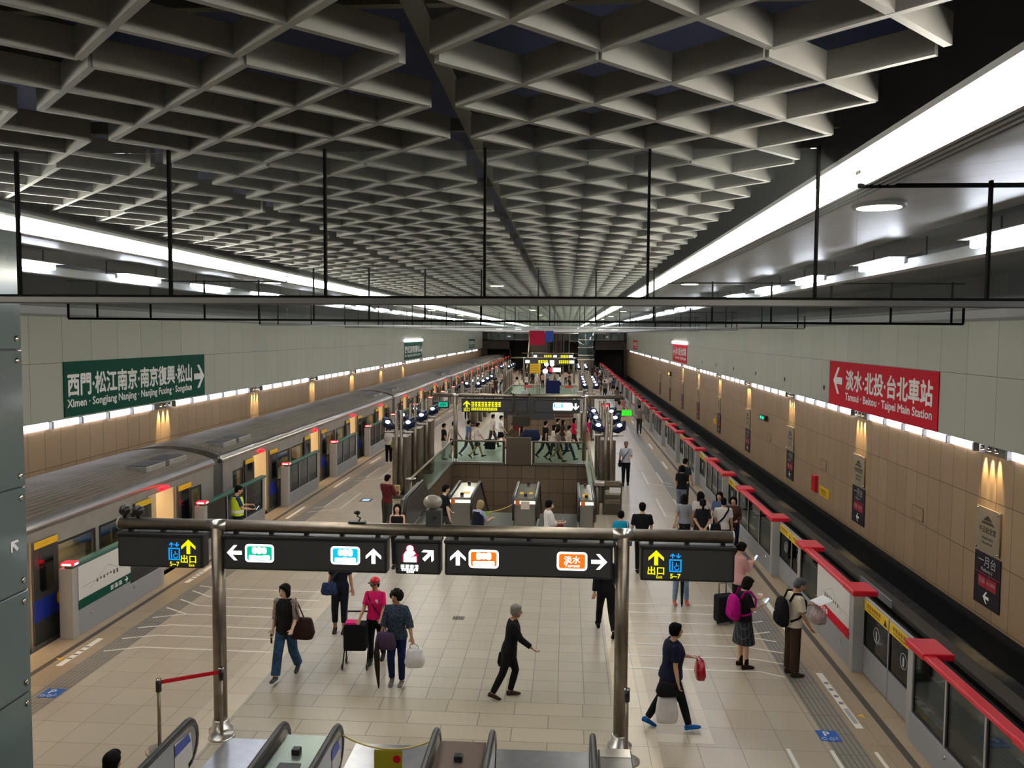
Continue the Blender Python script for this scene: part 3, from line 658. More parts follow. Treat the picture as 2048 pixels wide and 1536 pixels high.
# right-hand track: rails, cover boards and a slab
m = MB()
for xx in (6.3, 7.75): m.box(xx-.035, xx+.035, 2.5, YEND+15, -1.3, -1.12, mat('rail steel', '#4c443c', .4, .8))
tag(m.build('running_rail'), 'pair of running rails in the empty right-hand track', 'rail')
tag(MB().rbox(8.25, 8.62, 2.5, YEND, -1.12, -.98, mat('third rail cover', '#5f5950', .75, spec=.2), .03).box(8.35, 8.5, 2.5, YEND, -1.3, -1.1, BLACK).build('third_rail_cover'), 'long grey third rail cover board beside the right-hand wall', 'rail cover')
tag(MB().rbox(6.55, 7.5, 15.6, YEND, -1.3, -1.1, mat('track slab', '#4f5148', .8, noise=.2, nscale=4), .03).build('track_slab'), 'pale concrete slab between the right-hand running rails', 'track slab')
tag(MB().rbox(8.2, 8.24, 21.0, 23.2, -1.05, -.85, GREYL, .01).build('track_plate'), 'thin pale plate standing beside the third rail cover', 'plate')
# ================================================================== SIGN GANTRIES
def pictogram_lift(m, cx, cz, k, y):
    o = (0, y, 0)
    arrow(m, cx-.1*k, cz+.34*k, .17*k, 0, o, XA, ZA, SB); arrow(m, cx+.1*k, cz+.34*k, .17*k, 180, o, XA, ZA, SB)
    w_, h_ = .21*k, .22*k
    for a, b_, c_, d in ((-w_, w_, h_-.045*k, h_), (-w_, w_, -h_, -h_+.045*k), (-w_, -w_+.045*k, -h_, h_), (w_-.045*k, w_, -h_, h_)): m.poly([(cx+a, cz+c_), (cx+b_, cz+c_), (cx+b_, cz+d), (cx+a, cz+d)], o, XA, ZA, SB)
    m.poly(sc2(rrect(.05, .05, .02), k, cx-.1*k, cz+.12*k), o, XA, ZA, SB); m.poly([(cx-.12*k, cz-.16*k), (cx-.08*k, cz-.16*k), (cx-.08*k, cz+.08*k), (cx-.12*k, cz+.08*k)], o, XA, ZA, SB)
    for i in range(9):
        a, b_ = 2.2+i*.45, 2.2+(i+1)*.45
        m.poly([(cx+.05*k+.09*k*math.cos(a), cz-.07*k+.09*k*math.sin(a)), (cx+.05*k+.06*k*math.cos(a), cz-.07*k+.06*k*math.sin(a)), (cx+.05*k+.06*k*math.cos(b_), cz-.07*k+.06*k*math.sin(b_)), (cx+.05*k+.09*k*math.cos(b_), cz-.07*k+.09*k*math.sin(b_))], o, XA, ZA, SB)
    m.poly([(cx+.02*k, cz), (cx+.05*k, cz), (cx+.05*k, cz+.1*k), (cx+.02*k, cz+.1*k)], o, XA, ZA, SB); m.poly([(cx+.02*k, cz-.02*k), (cx+.13*k, cz-.02*k), (cx+.13*k, cz+.01*k), (cx+.02*k, cz+.01*k)], o, XA, ZA, SB)
def pill(m, cx, cz, w, h, y, colm, rows, txt=None):
    o = (0, y, 0); m.poly(sc2(rrect(w, h, h*.2), 1, cx, cz), o, XA, ZA, SW); m.poly(sc2(rrect(w*.86, h*.78, h*.12), 1, cx, cz), (0, y-.003, 0), XA, ZA, colm)
    if txt: m.text(txt[0], h*.44, (cx, y-.006, cz-h*.08), XA, ZA, SW, bold=.02); m.text(txt[1], h*.24, (cx, y-.006, cz-h*.31), XA, ZA, SW, bold=.02, width=w*.5)
    else:
        rr = random.Random(int(cx*100))
        for zz, ww, hh in rows:
            n = 3
            for i in range(n): m.poly(sc2(rrect(ww/n*1.06, hh*(.9+.2*rr.random()), hh*.3), 1, cx-ww/2+ww/n*(i+.5), cz+zz), (0, y-.006-.0004*i, 0), XA, ZA, SW)
def sign_box(gname, label, x0, x1, y, z0, z1, draw, beam_z, hang=3):
    t = thing('hanging_sign', label, 'sign', ((x0+x1)/2, y, z1)); ox, oz = (x0+x1)/2, z1; w, h = x1-x0, z1-z0
    m = MB(); m.rbox(-w/2, w/2, -.11, .11, -h, 0, CHARF, .025); m.rbox(-w/2-.012, w/2+.012, -.13, .13, -.035, .012, CHARF, .012); m.build('housing', t)
    m = MB(); m.box(-w/2+.035, w/2-.035, -.115, -.108, -h+.035, -.045, CHAR); m.build('face', t)
    m = MB(); draw(m, -.118, w, h); m.build('graphics', t)
    m = MB()
    for i in range(hang): xx = -w/2+.15+(w-.3)*i/max(1, hang-1); m.box(xx-.03, xx+.03, -.03, .03, 0, beam_z-z1, CHARF)
    m.build('hanger', t); return t
def gantry(y, label, posts=(-4.98, .8), ends=(-6.44, 2.31), zb=3.02):
    t = thing('sign_gantry', label, 'gantry', (CX, y, 0)); r = .085
    pts = [ends[0]-CX, ends[1]-CX]
    m = MB(); m.cyl((pts[0], 0, zb), (pts[1], 0, zb), r, STEEL, 24)
    for p in pts: m.cyl((p-.01, 0, zb), (p+.01, 0, zb), r*1.02, STEELB, 24)
    m.build('beam', t)
    for p in posts:
        m = MB(); m.cyl((p-CX, 0, 0), (p-CX, 0, zb-.03), .095, STEEL, 24); m.cyl((p-CX-.14, 0, zb), (p-CX+.14, 0, zb), r*1.07, STEELB, 24); c = m.build('post', t)
        m = MB(); m.lathe((p-CX, 0, 0), [(.17, 0), (.17, .02), (.12, .035), (.115, .16), (.1, .17)], STEELB, 24); m.build('base_collar', c)
    return t
GY = 11.4
gantry(GY, 'nearest stainless sign gantry spanning the platform on two round posts')
R3 = lambda h: ((h*.16, h*.8, h*.36), (-h*.24, h*1.15, h*.26))
def draw1(m, y, w, h):
    o = (0, y, 0); pictogram_lift(m, w*.17, -h*.57, .4, y-.002); m.text('5~7', .09, (w*.17, y, -h*.93), XA, ZA, SY, bold=.03)
    arrow(m, w*.335, -h*.35, .21, 0, o, XA, ZA, SY); m.text('出口', .125, (w*.335, y, -h*.81), XA, ZA, SY, bold=.03); m.text('Exit', .055, (w*.37, y, -h*.93), XA, ZA, SY, bold=.02)
def draw2(m, y, w, h):
    arrow(m, -w*.43, -h*.49, .22, 90, (0, y, 0), XA, ZA, SW); pill(m, -w*.275, -h*.49, .42, .26, y, SG, R3(.26)); pill(m, w*.25, -h*.49, .42, .26, y, SC, R3(.26)); arrow(m, w*.42, -h*.49, .22, 0, (0, y, 0), XA, ZA, SW)
def draw3(m, y, w, h):
    o = (0, y, 0); cx = -w*.17; m.poly([(cx+.06*math.cos(i*.3927), -h*.25+.06*math.sin(i*.3927)) for i in range(16)], (0, y+.001, 0), XA, ZA, SPINK)
    m.poly([(cx+.05*math.cos(i*.3927), -h*.25+.05*math.sin(i*.3927)) for i in range(16)], o, XA, ZA, SW)
    m.poly(sc2([(-.13, -.1), (.13, -.1), (.13, .03), (.08, .1), (-.08, .1), (-.13, .03)], .82, cx, -h*.47), (0, y+.001, 0), XA, ZA, SPINK); m.poly(sc2([(-.11, -.1), (.11, -.1), (.11, .03), (.07, .09), (-.07, .09), (-.11, .03)], .82, cx, -h*.47), o, XA, ZA, SW)
    m.poly(sc2([(-.04, -.02), (.06, .01), (.07, .035), (.05, .03)], .8, cx+.02, -h*.48), (0, y-.003, 0), XA, ZA, SPINK); m.poly([(cx+.08+.02*math.cos(i*.6283), -h*.43+.02*math.sin(i*.6283)) for i in range(10)], (0, y-.003, 0), XA, ZA, SPINK)
    blobs(m, cx-.13, -h*.77, .26, .06, 4, y-.002, SW); blobs(m, cx-.12, -h*.86, .24, .03, 7, y-.002, SW); blobs(m, cx-.05, -h*.92, .11, .03, 4, y-.002, SW)
    arrow(m, w*.24, -h*.42, .2, -45, o, XA, ZA, SW)
def draw4(m, y, w, h):
    arrow(m, -w*.42, -h*.47, .22, 0, (0, y, 0), XA, ZA, SW); pill(m, -w*.265, -h*.49, .42, .26, y, SO, R3(.26)); pill(m, w*.26, -h*.49, .42, .26, y, SO, R3(.26), ('淡水', 'Tamsui')); arrow(m, w*.42, -h*.49, .22, -90, (0, y, 0), XA, ZA, SW)
def draw5(m, y, w, h):
    o = (0, y, 0); arrow(m, -w*.335, -h*.33, .21, 0, o, XA, ZA, SY); m.text('出口', .125, (-w*.335, y, -h*.79), XA, ZA, SY, bold=.03); m.text('Exit', .055, (-w*.3, y, -h*.91), XA, ZA, SY, bold=.02)
    pictogram_lift(m, -w*.13, -h*.54, .4, y-.002); m.text('5~7', .09, (-w*.13, y, -h*.9), XA, ZA, SY, bold=.03)
sign_box('g', 'black hanging sign with yellow exit arrow at its right end, outside the left post', -6.42, -5.16, GY, 2.41, 2.90, draw1, 3.0)
sign_box('g', 'long black hanging sign with green and cyan plates next to the left post', -4.86, -2.5, GY, 2.41, 2.90, draw2, 3.0, 5)
sign_box('g', 'small square black hanging sign with nursing figure and diagonal arrow', -2.38, -1.74, GY, 2.41, 2.90, draw3, 3.0, 2)
sign_box('g', 'long black hanging sign with two orange plates next to the right post', -1.68, .66, GY, 2.41, 2.90, draw4, 3.0, 5)
sign_box('g', 'black hanging sign with yellow exit arrow at its left end, outside right post', 1.04, 2.32, GY, 2.41, 2.90, draw5, 3.0)
# gadgets standing on the beam
def beam_x(px, Y=GY): return (px-1135)/1650*Y*1.0
for i, (px, lab) in enumerate(((250, 'black dome camera at the left tip of the nearest gantry beam'), (276, 'black dome camera second from the left tip of the nearest gantry beam'))):
    xx = -6.36+i*.2; t = thing('dome_camera', lab, 'camera', (xx, GY, 3.1)); m = MB(); m.cyl((0, 0, 0), (0, 0, .05), .03, BLACK, 10); m.build('stem', t)
    m = MB(); m.ball((0, 0, .11), (.085, .085, .08), mat('dark camera dome', '#2a2526', .25), 16); m.build('dome', t)
t = thing('beam_bracket', 'small dark bracket gadget on top of the nearest gantry beam', 'bracket', (-2.95, GY, 3.1)); m = MB(); m.rbox(-.12, .12, -.05, .05, 0, .025, BLACK, .008); m.build('plate', t)
m = MB(); m.tube([(.02, 0, .02), (.05, 0, .07), (.0, 0, .1), (.03, 0, .14)], .012, BLACK, 8); m.ball((.0, 0, .15), (.05, .03, .03), BLACK, 10); m.build('arm', t)
t = thing('loudspeaker', 'dark box with cloudy round dome standing on the nearest gantry beam', 'loudspeaker', (-1.85, GY+.02, 3.06)); m = MB(); m.rbox(-.11, .11, -.08, .08, 0, .26, CHAR, .012); m.poly([(0, -.03), (.03, 0), (0, .03), (-.03, 0)], (.02, -.082, .15), XA, ZA, BLACK); m.build('box', t)
m = MB(); m.ball((-.02, .0, .36), (.135, .12, .1), mat('cloudy dome', '#8b847a', .3), 18); m.build('dome', t)
# second gantry at the back of the well
G2 = 36.7
gantry(G2, 'second stainless sign gantry standing behind the escalator well', (-4.98, .8), (-6.0, 2.5), 3.02)
def drawA(m, y, w, h):
    arrow(m, -w*.42, -h*.4, .3, 0, (0, y, 0), XA, ZA, SY); m.text('出口', .18, (-w*.42, y, -h*.92), XA, ZA, SY, bold=.02, width=.26); blobs(m, -w*.35, -h*.4, w*.46, .22, 9, y, SY); blobs(m, -w*.35, -h*.76, w*.4, .13, 15, y, SY)
def drawB(m, y, w, h):
    pill(m, w*.03, -h*.5, .46, .34, y, SC, R3(.34)); pill(m, w*.23, -h*.5, .46, .34, y, SW, R3(.34)); arrow(m, w*.41, -h*.5, .3, 180, (0, y, 0), XA, ZA, SW)
sign_box('g', 'black hanging sign with glowing yellow writing on the second gantry', -4.7, -1.75, G2, 2.28, 2.88, drawA, 3.0, 4)
sign_box('g', 'black hanging sign with white plates and down arrow on the second gantry', -1.45, .58, G2, 2.28, 2.88, drawB, 3.0, 3)
t = thing('hanging_monitor', 'grey back of a monitor hung in a frame under the second gantry', 'monitor', (-2.02, G2-.17, 3.0)); m = MB()
for a in (-.36, .36): m.box(a-.03, a+.03, -.03, .03, -1.3, .15, STEELD); m.box(a-.03, a+.03, -.03, .2, .09, .14, STEELD)
m.box(-.36, .36, -.03, .03, -.72, -.66, STEELD); m.build('frame', t); m = MB(); m.rbox(-.36, .36, -.08, .06, -1.32, -.86, STEELD, .02); m.build('screen_back', t)
for xx, lab, colm, txt in ((-5.62, 'small green lit departure display left of the second gantry', SG, None), (1.72, 'small red lit plate right of the second gantry post', SR, None)):
    t = thing('led_sign', lab, 'display', (xx, G2, 2.6)); m = MB(); w_ = .35 if xx < 0 else .2; m.rbox(-w_, w_, -.06, .06, -.17, .15, CHARF, .015); m.box(-.01, .01, -.01, .01, .15, .36, CHARF); m.build('housing', t)
    m = MB(); m.poly(rrect(.42 if xx < 0 else .3, .2, .03), (.08 if xx < 0 else 0, -.063, 0), XA, ZA, colm); blobs(m, -.06 if xx < 0 else -.1, 0, .28 if xx < 0 else .2, .1, 4, -.066, BLACK if xx < 0 else SW); m.build('display', t)
t = thing('led_sign', 'black clock display with green digits on the platform right of the second gantry', 'display', (2.2, 33.6, 2.62)); m = MB(); m.rbox(-.48, .48, -.06, .06, -.14, .14, mat('beige casing', '#a89a6a', .5), .015); m.box(-.44, .44, -.063, -.059, -.1, .1, BLACK); m.cyl((-.62, 0, 0), (-.47, 0, 0), .02, STEEL, 8); m.build('housing', t)
m = MB(); m.poly(rrect(.4, .2, .01), (.23, -.066, 0), XA, ZA, SLG); m.text('13:12', .13, (.23, -.069, -.05), XA, ZA, BLACK, bold=.02); m.build('display', t)
m = MB(); m.rbox(-.35, .42, -.03, .03, -.4, -.17, mat('cream notice', '#c9b58a', .5), .01); m.box(-.02, .02, -.01, .01, -.2, -.14, STEEL); m.build('notice', t)
# ================================================================== NEAR ESCALATORS
DECKG = mat('greenish deck panel', '#7b8a82', .28, .5); DECKP = mat('pinkish deck panel', '#8d7d74', .28, .6); SKIRT = mat('escalator skirt steel', '#8c8a86', .3, .7); STEP = mat('escalator step', '#3b3b3b', .5, .5); ORG = mat('orange sticker', '#e07a3a', .5)  # deck tints put green and pink reflections into the panel colour
PLATEM = mat('brushed landing plate', '#b9bcc2', .3, .9, noise=.06, nscale=6)
def handrail_path(x, yf, sgn, yk, zt=.93):
    # rounded newel at yf, level to yk, then 30 degree slope; sgn: direction away from the newel
    p = []; r = .27
    for i in range(9):
        a = -math.pi/2-(math.pi)*i/8; p.append((x, yf-sgn*(-1)*0+sgn*r+sgn*r*math.cos(a)*1.0, zt-r+r*math.sin(a)*1.0))
    return p
def balustrade(parent, x, yf, sgn, yk, up, col=RUBBER, panel=SKIRT, th=.05, length=6.):
    zt, r = .93, .27; yc = yf+sgn*r
    arc = [(x, yc+sgn*r*math.cos(a), zt-r+r*math.sin(a)) for a in [(-90-180*i/8)*math.pi/180 for i in range(9)]]
    # arc runs from the bottom round the nose to the top
    end = (x, yk+sgn*length*math.cos(math.radians(30)), zt+up*length*math.sin(math.radians(30)))
    m = MB(); m.tube(arc+[(x, yk, zt), end], (.04, .055), col, 10, up=(1, 0, 0)); m.build('handrail', parent)
    m = MB(); n0 = []
    prof = [(q[1], q[2]-.03 if i > 4 else q[2]) for i, q in enumerate(arc)]+[(yk, zt-.04), (end[1], end[2]-.04), (end[1], end[2]-.98), (yk, .0), (yc+sgn*.2, 0), (yc, .1)]
    n = len(prof); vs = [(xx, q[0], q[1]) for xx in (x-th/2, x+th/2) for q in prof]
    m.add(vs, [tuple(range(n)), tuple(range(2*n-1, n-1, -1))]+[(i, (i+1) % n, n+(i+1) % n, n+i) for i in range(n)], panel); p = m.build('balustrade', parent); return p
POST = mat('escalator notice print', '#c9c6bf', .5); POSTB = mat('blue notice heading', '#3a4aa0', .5)
YF, YK = 9.95, 7.4
for k, (x0, x1, lab) in enumerate(((-4.68, -3.47, 'escalator at the left with a rider, lower end at the frame bottom'), (-.86, .36, 'escalator at the right of the frame bottom beside the right gantry post'))):
    t = thing('escalator', lab, 'escalator', ((x0+x1)/2, YF, 0)); w_ = (x1-x0)/2
    for s in (-1, 1):
        p = balustrade(t, s*w_, 0, -1, YK-YF, 1)
        if s < 0 and k == 0:
            m = MB(); m.add([(w_*s+.03, -.12-.5*a_, .3+.55*b_) for a_, b_ in ((0, 0), (1, 0), (1, 1), (.15, .9))], [(0, 1, 2, 3)], POST); m.add([(w_*s+.033, -.2-.42*a_, .68+.14*b_) for a_, b_ in ((0, 0), (1, 0), (1, 1), (.15, .9))], [(0, 1, 2, 3)], POSTB); m.build('notice', p)
    m = MB(); m.box(-w_+.1, w_-.1, -1.4, -.26, -.02, .01, STEP); a = math.radians(30)
    for i in range(14): m.box(-w_+.1, w_-.1, -1.4-.4*(i+1), -1.4-.4*i, .0, .22*(i+1), STEP); m.box(-w_+.1, w_-.1, -1.41-.4*i, -1.39-.4*i, .22*(i+1)-.03, .22*(i+1)+.003, YEL)
    m.build('steps', t)
t = thing('escalator', 'closed escalator in the middle of the frame bottom behind the yellow sign chain', 'escalator', (-2.17, YF, 0))
for s in (-1, 1):
    p = balustrade(t, s*.62, 0, -1, YK-YF, 1)
    if s < 0: m = MB(); m.add([(-.59, -.1-.4*a_, .3+.5*b_) for a_, b_ in ((0, 0), (1, 0), (1, 1), (.15, .9))], [(0, 1, 2, 3)], POST); m.add([(-.587, -.18-.34*a_, .66+.14*b_) for a_, b_ in ((0, 0), (1, 0), (1, 1), (.15, .9))], [(0, 1, 2, 3)], POSTB); m.build('notice', p)
m = MB(); m.box(-.52, .52, -1.4, -.26, -.02, .01, STEP)
for i in range(14): m.box(-.52, .52, -1.4-.4*(i+1), -1.4-.4*i, 0, .22*(i+1), STEP)
m.build('steps', t)
for x0, x1, mt, lab in ((-3.40, -2.86, DECKG, 'greenish sloping deck panel between the left and middle escalators'), (-1.49, -.93, DECKP, 'pinkish deck panel between the middle and right escalators')):
    t = thing('escalator_deck', lab, 'escalator deck', ((x0+x1)/2, YF-.25, 0)); w_ = (x1-x0)/2; m = MB(); z = .84
    m.extrude([(-w_, .0), (w_, .0), (w_, z), (-w_, z)], YK-YF-.0+.25, 0, mt); a = 6*math.cos(math.radians(30)); b_ = 3.
    m.add([(xx, yy, zz) for xx in (-w_, w_) for yy, zz in ((YK-YF+.25, z), (YK-YF+.25-a, z+b_), (YK-YF+.25-a, z+b_-.9), (YK-YF+.25, 0))], [(0, 1, 2, 3), (4, 7, 6, 5), (0, 4, 5, 1), (1, 5, 6, 2)], mt); m.build('deck', t)
    m = MB(); m.box(-w_, w_, -.0, .012, .72, .83, STEELB); m.build('front_trim', t); m = MB(); m.box(w_-.22, w_-.06, .0, .016, .74, .82, ORG); m.build('sticker', t)
    m = MB(); m.rbox(-.05, .05, -.5, -.4, z, z+.07, BLACK, .01); m.build('sensor', t)
    if mt is DECKG: m = MB(); m.box(-.12, .13, -.95, -.68, z, z+.012, BLACK); m.build('notice', t)
for x0, x1, lab in ((-4.62, -3.53, 'left'), (-2.75, -1.6, 'middle'), (-.8, .3, 'right')):
    tag(MB().box(x0-.16, x1+.1, 9.7, 11.15, .0, .012, PLATEM).build('landing_plate'), f'bright brushed metal landing plate of the {lab} escalator at the frame bottom', 'landing plate')
t = thing('outer_deck', 'narrow steel deck strip outside the right escalator handrail', 'escalator deck', (.6, 9.7, 0)); m = MB(); m.rbox(-.18, .22, -1.3, 0, 0, .82, SKIRT, .02); m.build('deck', t); m = MB(); m.box(-.16, .2, -.2, -.0, .822, .826, STEELB); m.build('trim', t)
t = thing('barrier_chain', 'yellow chain with a small warning board across the middle escalator', 'chain', (-2.17, 9.9, .62)); m = MB()
pts = [(-.6+1.2*i/16, 0, .16*((i-8)/8)**2-.02) for i in range(17)]; m.tube(pts, .012, mat('yellow plastic chain', '#c9b56a', .5), 6); m.build('chain', t)
m = MB(); m.rbox(-.19, .17, -.01, .01, -.36, -.03, mat('olive warning board', '#a49a22', .5), .01); m.poly([(.1+.05*math.cos(i*.5236), -.14+.05*math.sin(i*.5236)) for i in range(12)], (0, -.012, 0), XA, ZA, RED); m.build('board', t)
# queue posts
def stanchion(x, y, label):
    t = thing('queue_post', label, 'stanchion', (x, y, 0)); m = MB(); m.lathe((0, 0, 0), [(.185, 0), (.185, .015), (.16, .035), (.05, .05), (.025, .06)], STEELB, 28); m.build('base', t)
    m = MB(); m.cyl((0, 0, .05), (0, 0, .86), .024, STEEL, 16); m.build('pole', t); m = MB(); m.cyl((0, 0, .84), (0, 0, 1.0), .038, BLACK, 16); m.cyl((0, 0, 1.0), (0, 0, 1.015), .04, CHROME, 16); m.build('belt_head', t); return t
stanchion(-4.88, 11.2, 'steel queue post in front of the left gantry post holding the red belt'); stanchion(-5.57, 10.75, 'steel queue post left of the gantry holding the other end of the red belt'); stanchion(.86, 10.98, 'steel queue post in front of the right gantry post without a belt')
m = MB(); m.add([(-4.9, 11.17, .93), (-5.55, 10.78, .93), (-5.55, 10.78, .985), (-4.9, 11.17, .985), (-4.902, 11.18, .93), (-5.552, 10.79, .93), (-5.552, 10.79, .985), (-4.902, 11.18, .985)], [(0, 1, 2, 3), (7, 6, 5, 4), (3, 2, 6, 7), (0, 4, 5, 1)], RED); tag(m.build('queue_belt'), 'red belt stretched between the two left queue posts', 'belt')
# ================================================================== ESCALATOR WELL
LEDW = emis('escalator edge light', '#ffe9d0', 3.)
for k, (xc, lab) in enumerate(((-3.12, 'steel escalator deck with yellow sticker left in the platform well'), (-1.2, 'steel escalator deck with two yellow stickers in the middle of the platform well'), (.62, 'half-width steel escalator deck at the right edge of the platform well'))):
    w_ = .31 if k < 2 else .2; t = thing('well_escalator_deck', lab, 'escalator deck', (xc, 24.1, 0)); z = .92; m = MB()
    L = 2.5; m.box(-w_, w_, 0, L, 0, z, SKIRT); a, b_ = 5.2, -5.2*.577
    m.add([(xx, yy, zz) for xx in (-w_, w_) for yy, zz in ((L, z), (L+a, z+b_), (L+a, z+b_-1.1), (L, -.3))], [(0, 1, 2, 3), (4, 7, 6, 5), (0, 4, 5, 1), (1, 5, 6, 2)], SKIRT); m.build('deck', t)
    m = MB(); m.box(-w_+.03, w_-.03, .06, L-.05, z, z+.006, mat('glossy deck top', '#87877c', .15, .3)); m.build('deck_top', t)
    m = MB()
    for s in (-1, 1): m.tube([(s*(w_+.03), -.05, .3), (s*(w_+.03), -.14, .6), (s*(w_+.03), -.05, .9), (s*(w_+.03), .1, .97), (s*(w_+.03), L, .97), (s*(w_+.03), L+a, .97+b_)], .035, RUBBER, 8); m.tube([(s*(w_+.0), .1, .985), (s*(w_+.0), L, .985)], .016, STEELB, 6)
    m.build('handrail', t); m = MB()
    for s in (-1, 1): m.add([(s*(w_+.02), yy, zz) for yy, zz in ((0, .05), (0, .9), (L, .93), (L+a, .93+b_), (L+a, b_-.1), (L, -.1))], [(0, 1, 2, 3, 4, 5)], mat('dark balustrade panel', '#5a554e', .35, .3))
    m.build('balustrade', t)
    m = MB(); m.box(-w_, w_, -.02, 0, .78, .86, LEDW); m.build('edge_light', t); m = MB(); m.box(-w_+.03, -w_+.16, -.03, -.02, .74, .9, ORG)
    if k == 1: m.box(-.12, .14, -.03, -.02, .62, .86, mat('pink notice', '#d9c9bd', .5))
    if k == 0: m.box(-.02, .2, .6, .95, z+.007, z+.009, YEL)
    if k == 1: m.box(-.2, -.08, .75, 1.05, z+.007, z+.009, YEL); m.box(.08, .2, .75, 1.05, z+.007, z+.009, YEL)
    if k == 2: m.box(-.12, .1, .4, .9, z+.007, z+.009, YEL)
    m.build('sticker', t); m = MB(); m.rbox(-.05, .05, .35, .45, z, z+.08, BLACK, .01); m.rbox(-.05, .05, 2.2, 2.3, z, z+.08, BLACK, .01); m.build('sensor', t)
t = thing('well_balustrade', 'dark solid side balustrade at the left edge of the platform well', 'balustrade', (-4.66, 23.4, 0)); m = MB(); m.add([(xx, yy, zz) for xx in (-.16, .06) for yy, zz in ((0, .0), (0, .6), (.25, .92), (3.0, .95), (8.2, -2.0), (8.2, -3.2), (2.6, -.2))], [tuple(range(7)), tuple(range(13, 6, -1))]+[(i, (i+1) % 7, 7+(i+1) % 7, 7+i) for i in range(7)], MATS['dark balustrade panel']); m.build('panel', t)
m = MB(); m.tube([(.0, -.03, .3), (0, .0, .7), (0, .25, .97), (0, 3.0, 1.0), (0, 8.2, -1.95)], .04, RUBBER, 8); m.build('handrail', t)
for x0, x1, lab in ((-4.55, -3.5, 'left'), (-2.75, -1.55, 'middle'), (-.82, .36, 'right')):
    t = thing('well_escalator_steps', f'grey steps of the {lab} escalator going down into the platform well', 'escalator steps', ((x0+x1)/2, 24.1, 0)); w_ = (x1-x0)/2; m = MB(); m.box(-w_, w_, 0, 2.0, -.02, .01, mat('escalator tread', '#5c6058', .4, .5)); m.build('comb_plate', t); m = MB()
    for i in range(13): m.box(-w_, w_, 2.0+.4*i, 2.4+.4*i, -.22*i-.5, -.22*i-.02, MATS['escalator tread'])
    m.build('steps', t)
t = thing('barrier_chain', 'yellow-green chain and board across the middle escalator of the well', 'chain', (-2.15, 24.0, .55)); m = MB(); m.tube([(-.6+1.2*i/10, 0, .25*((i-3)/7)**2-.02) for i in range(11)], .012, MATS['yellow plastic chain'], 6); m.build('chain', t); m = MB(); m.rbox(-.55, -.1, -.01, .01, -.2, 0, mat('lime board', '#8fb03a', .5), .01); m.build('board', t)
# glass railing round the well
def rail_side(t, p, q, post_ends=True):
    (x0, y0), (x1, y1) = p, q; L = math.hypot(x1-x0, y1-y0); n = max(1, round(L/3)); d = ((x1-x0)/L, (y1-y0)/L); nx, ny = -d[1], d[0]
    P = lambda s_, o_, z: (x0+d[0]*s_+nx*o_, y0+d[1]*s_+ny*o_, z)
    m = MB(); m.tube([P(0, 0, 1.03), P(L, 0, 1.03)], .045, STEEL, 12); m.build('handrail', t)
    for i in range(n):
        a, b_ = L*i/n+.03, L*(i+1)/n-.03; m = MB(); m.add([P(a, -.01, .12), P(b_, -.01, .12), P(b_, -.01, .98), P(a, -.01, .98), P(a, .01, .12), P(b_, .01, .12), P(b_, .01, .98), P(a, .01, .98)], [(0, 1, 2, 3), (7, 6, 5, 4), (0, 4, 5, 1), (1, 5, 6, 2), (2, 6, 7, 3), (3, 7, 4, 0)], GLASSG); m.build('glass_pane', t)
    m = MB(); m.add([P(0, -.09, 0), P(L, -.09, 0), P(L, .09, 0), P(0, .09, 0), P(0, -.09, .1), P(L, -.09, .1), P(L, .09, .1), P(0, .09, .1)], [(0, 1, 2, 3), (7, 6, 5, 4), (0, 4, 5, 1), (1, 5, 6, 2), (2, 6, 7, 3), (3, 7, 4, 0)], STEELB); m.build('kerb', t)
t = thing('glass_railing', 'left glass railing with steel handrail along the escalator well', 'railing', (0, 0, 0)); rail_side(t, (WX0, 26.6), (WX0, WY1))
m = MB(); m.lathe((WX0, 26.5, 1.0), [(.02, 0), (.17, .02), (.17, .05), (.02, .07)], STEELB, 20); m.cyl((WX0, 26.5, 0), (WX0, 26.5, 1.0), .04, STEEL, 12); m.build('end_cap', t)
t = thing('glass_railing', 'right glass railing with steel handrail along the escalator well', 'railing', (0, 0, 0)); rail_side(t, (WX1, 26.6), (WX1, WY1))
m = MB(); m.rbox(WX1-.02, WX1+.3, 26.3, 26.6, .95, 1.08, STEELB, .03); m.cyl((WX1+.05, 26.45, 0), (WX1+.05, 26.45, 1.0), .09, STEEL, 16); m.build('end_cap', t)
t = thing('glass_railing', 'glass railing across the far end of the escalator well, left half', 'railing', (0, 0, 0)); rail_side(t, (WX0+.1, WY1), (-2.75, WY1))
t = thing('glass_railing', 'glass railing across the far end of the escalator well, right half', 'railing', (0, 0, 0)); rail_side(t, (-1.45, WY1), (WX1-.1, WY1))
t = thing('panel_box', 'plain bronze-grey steel panel between the two far glass railings of the well', 'panel', (-2.1, WY1, 0)); m = MB(); m.rbox(-.55, .55, -.1, .1, 0, 1.22, mat('bronze grey steel', '#6d6354', .4, .6), .01); m.build('panel', t); m = MB(); [m.box(a-.05, a+.05, -.08, .08, 0, 1.05, STEELD) for a in (-.66, .66)]; m.build('post', t)
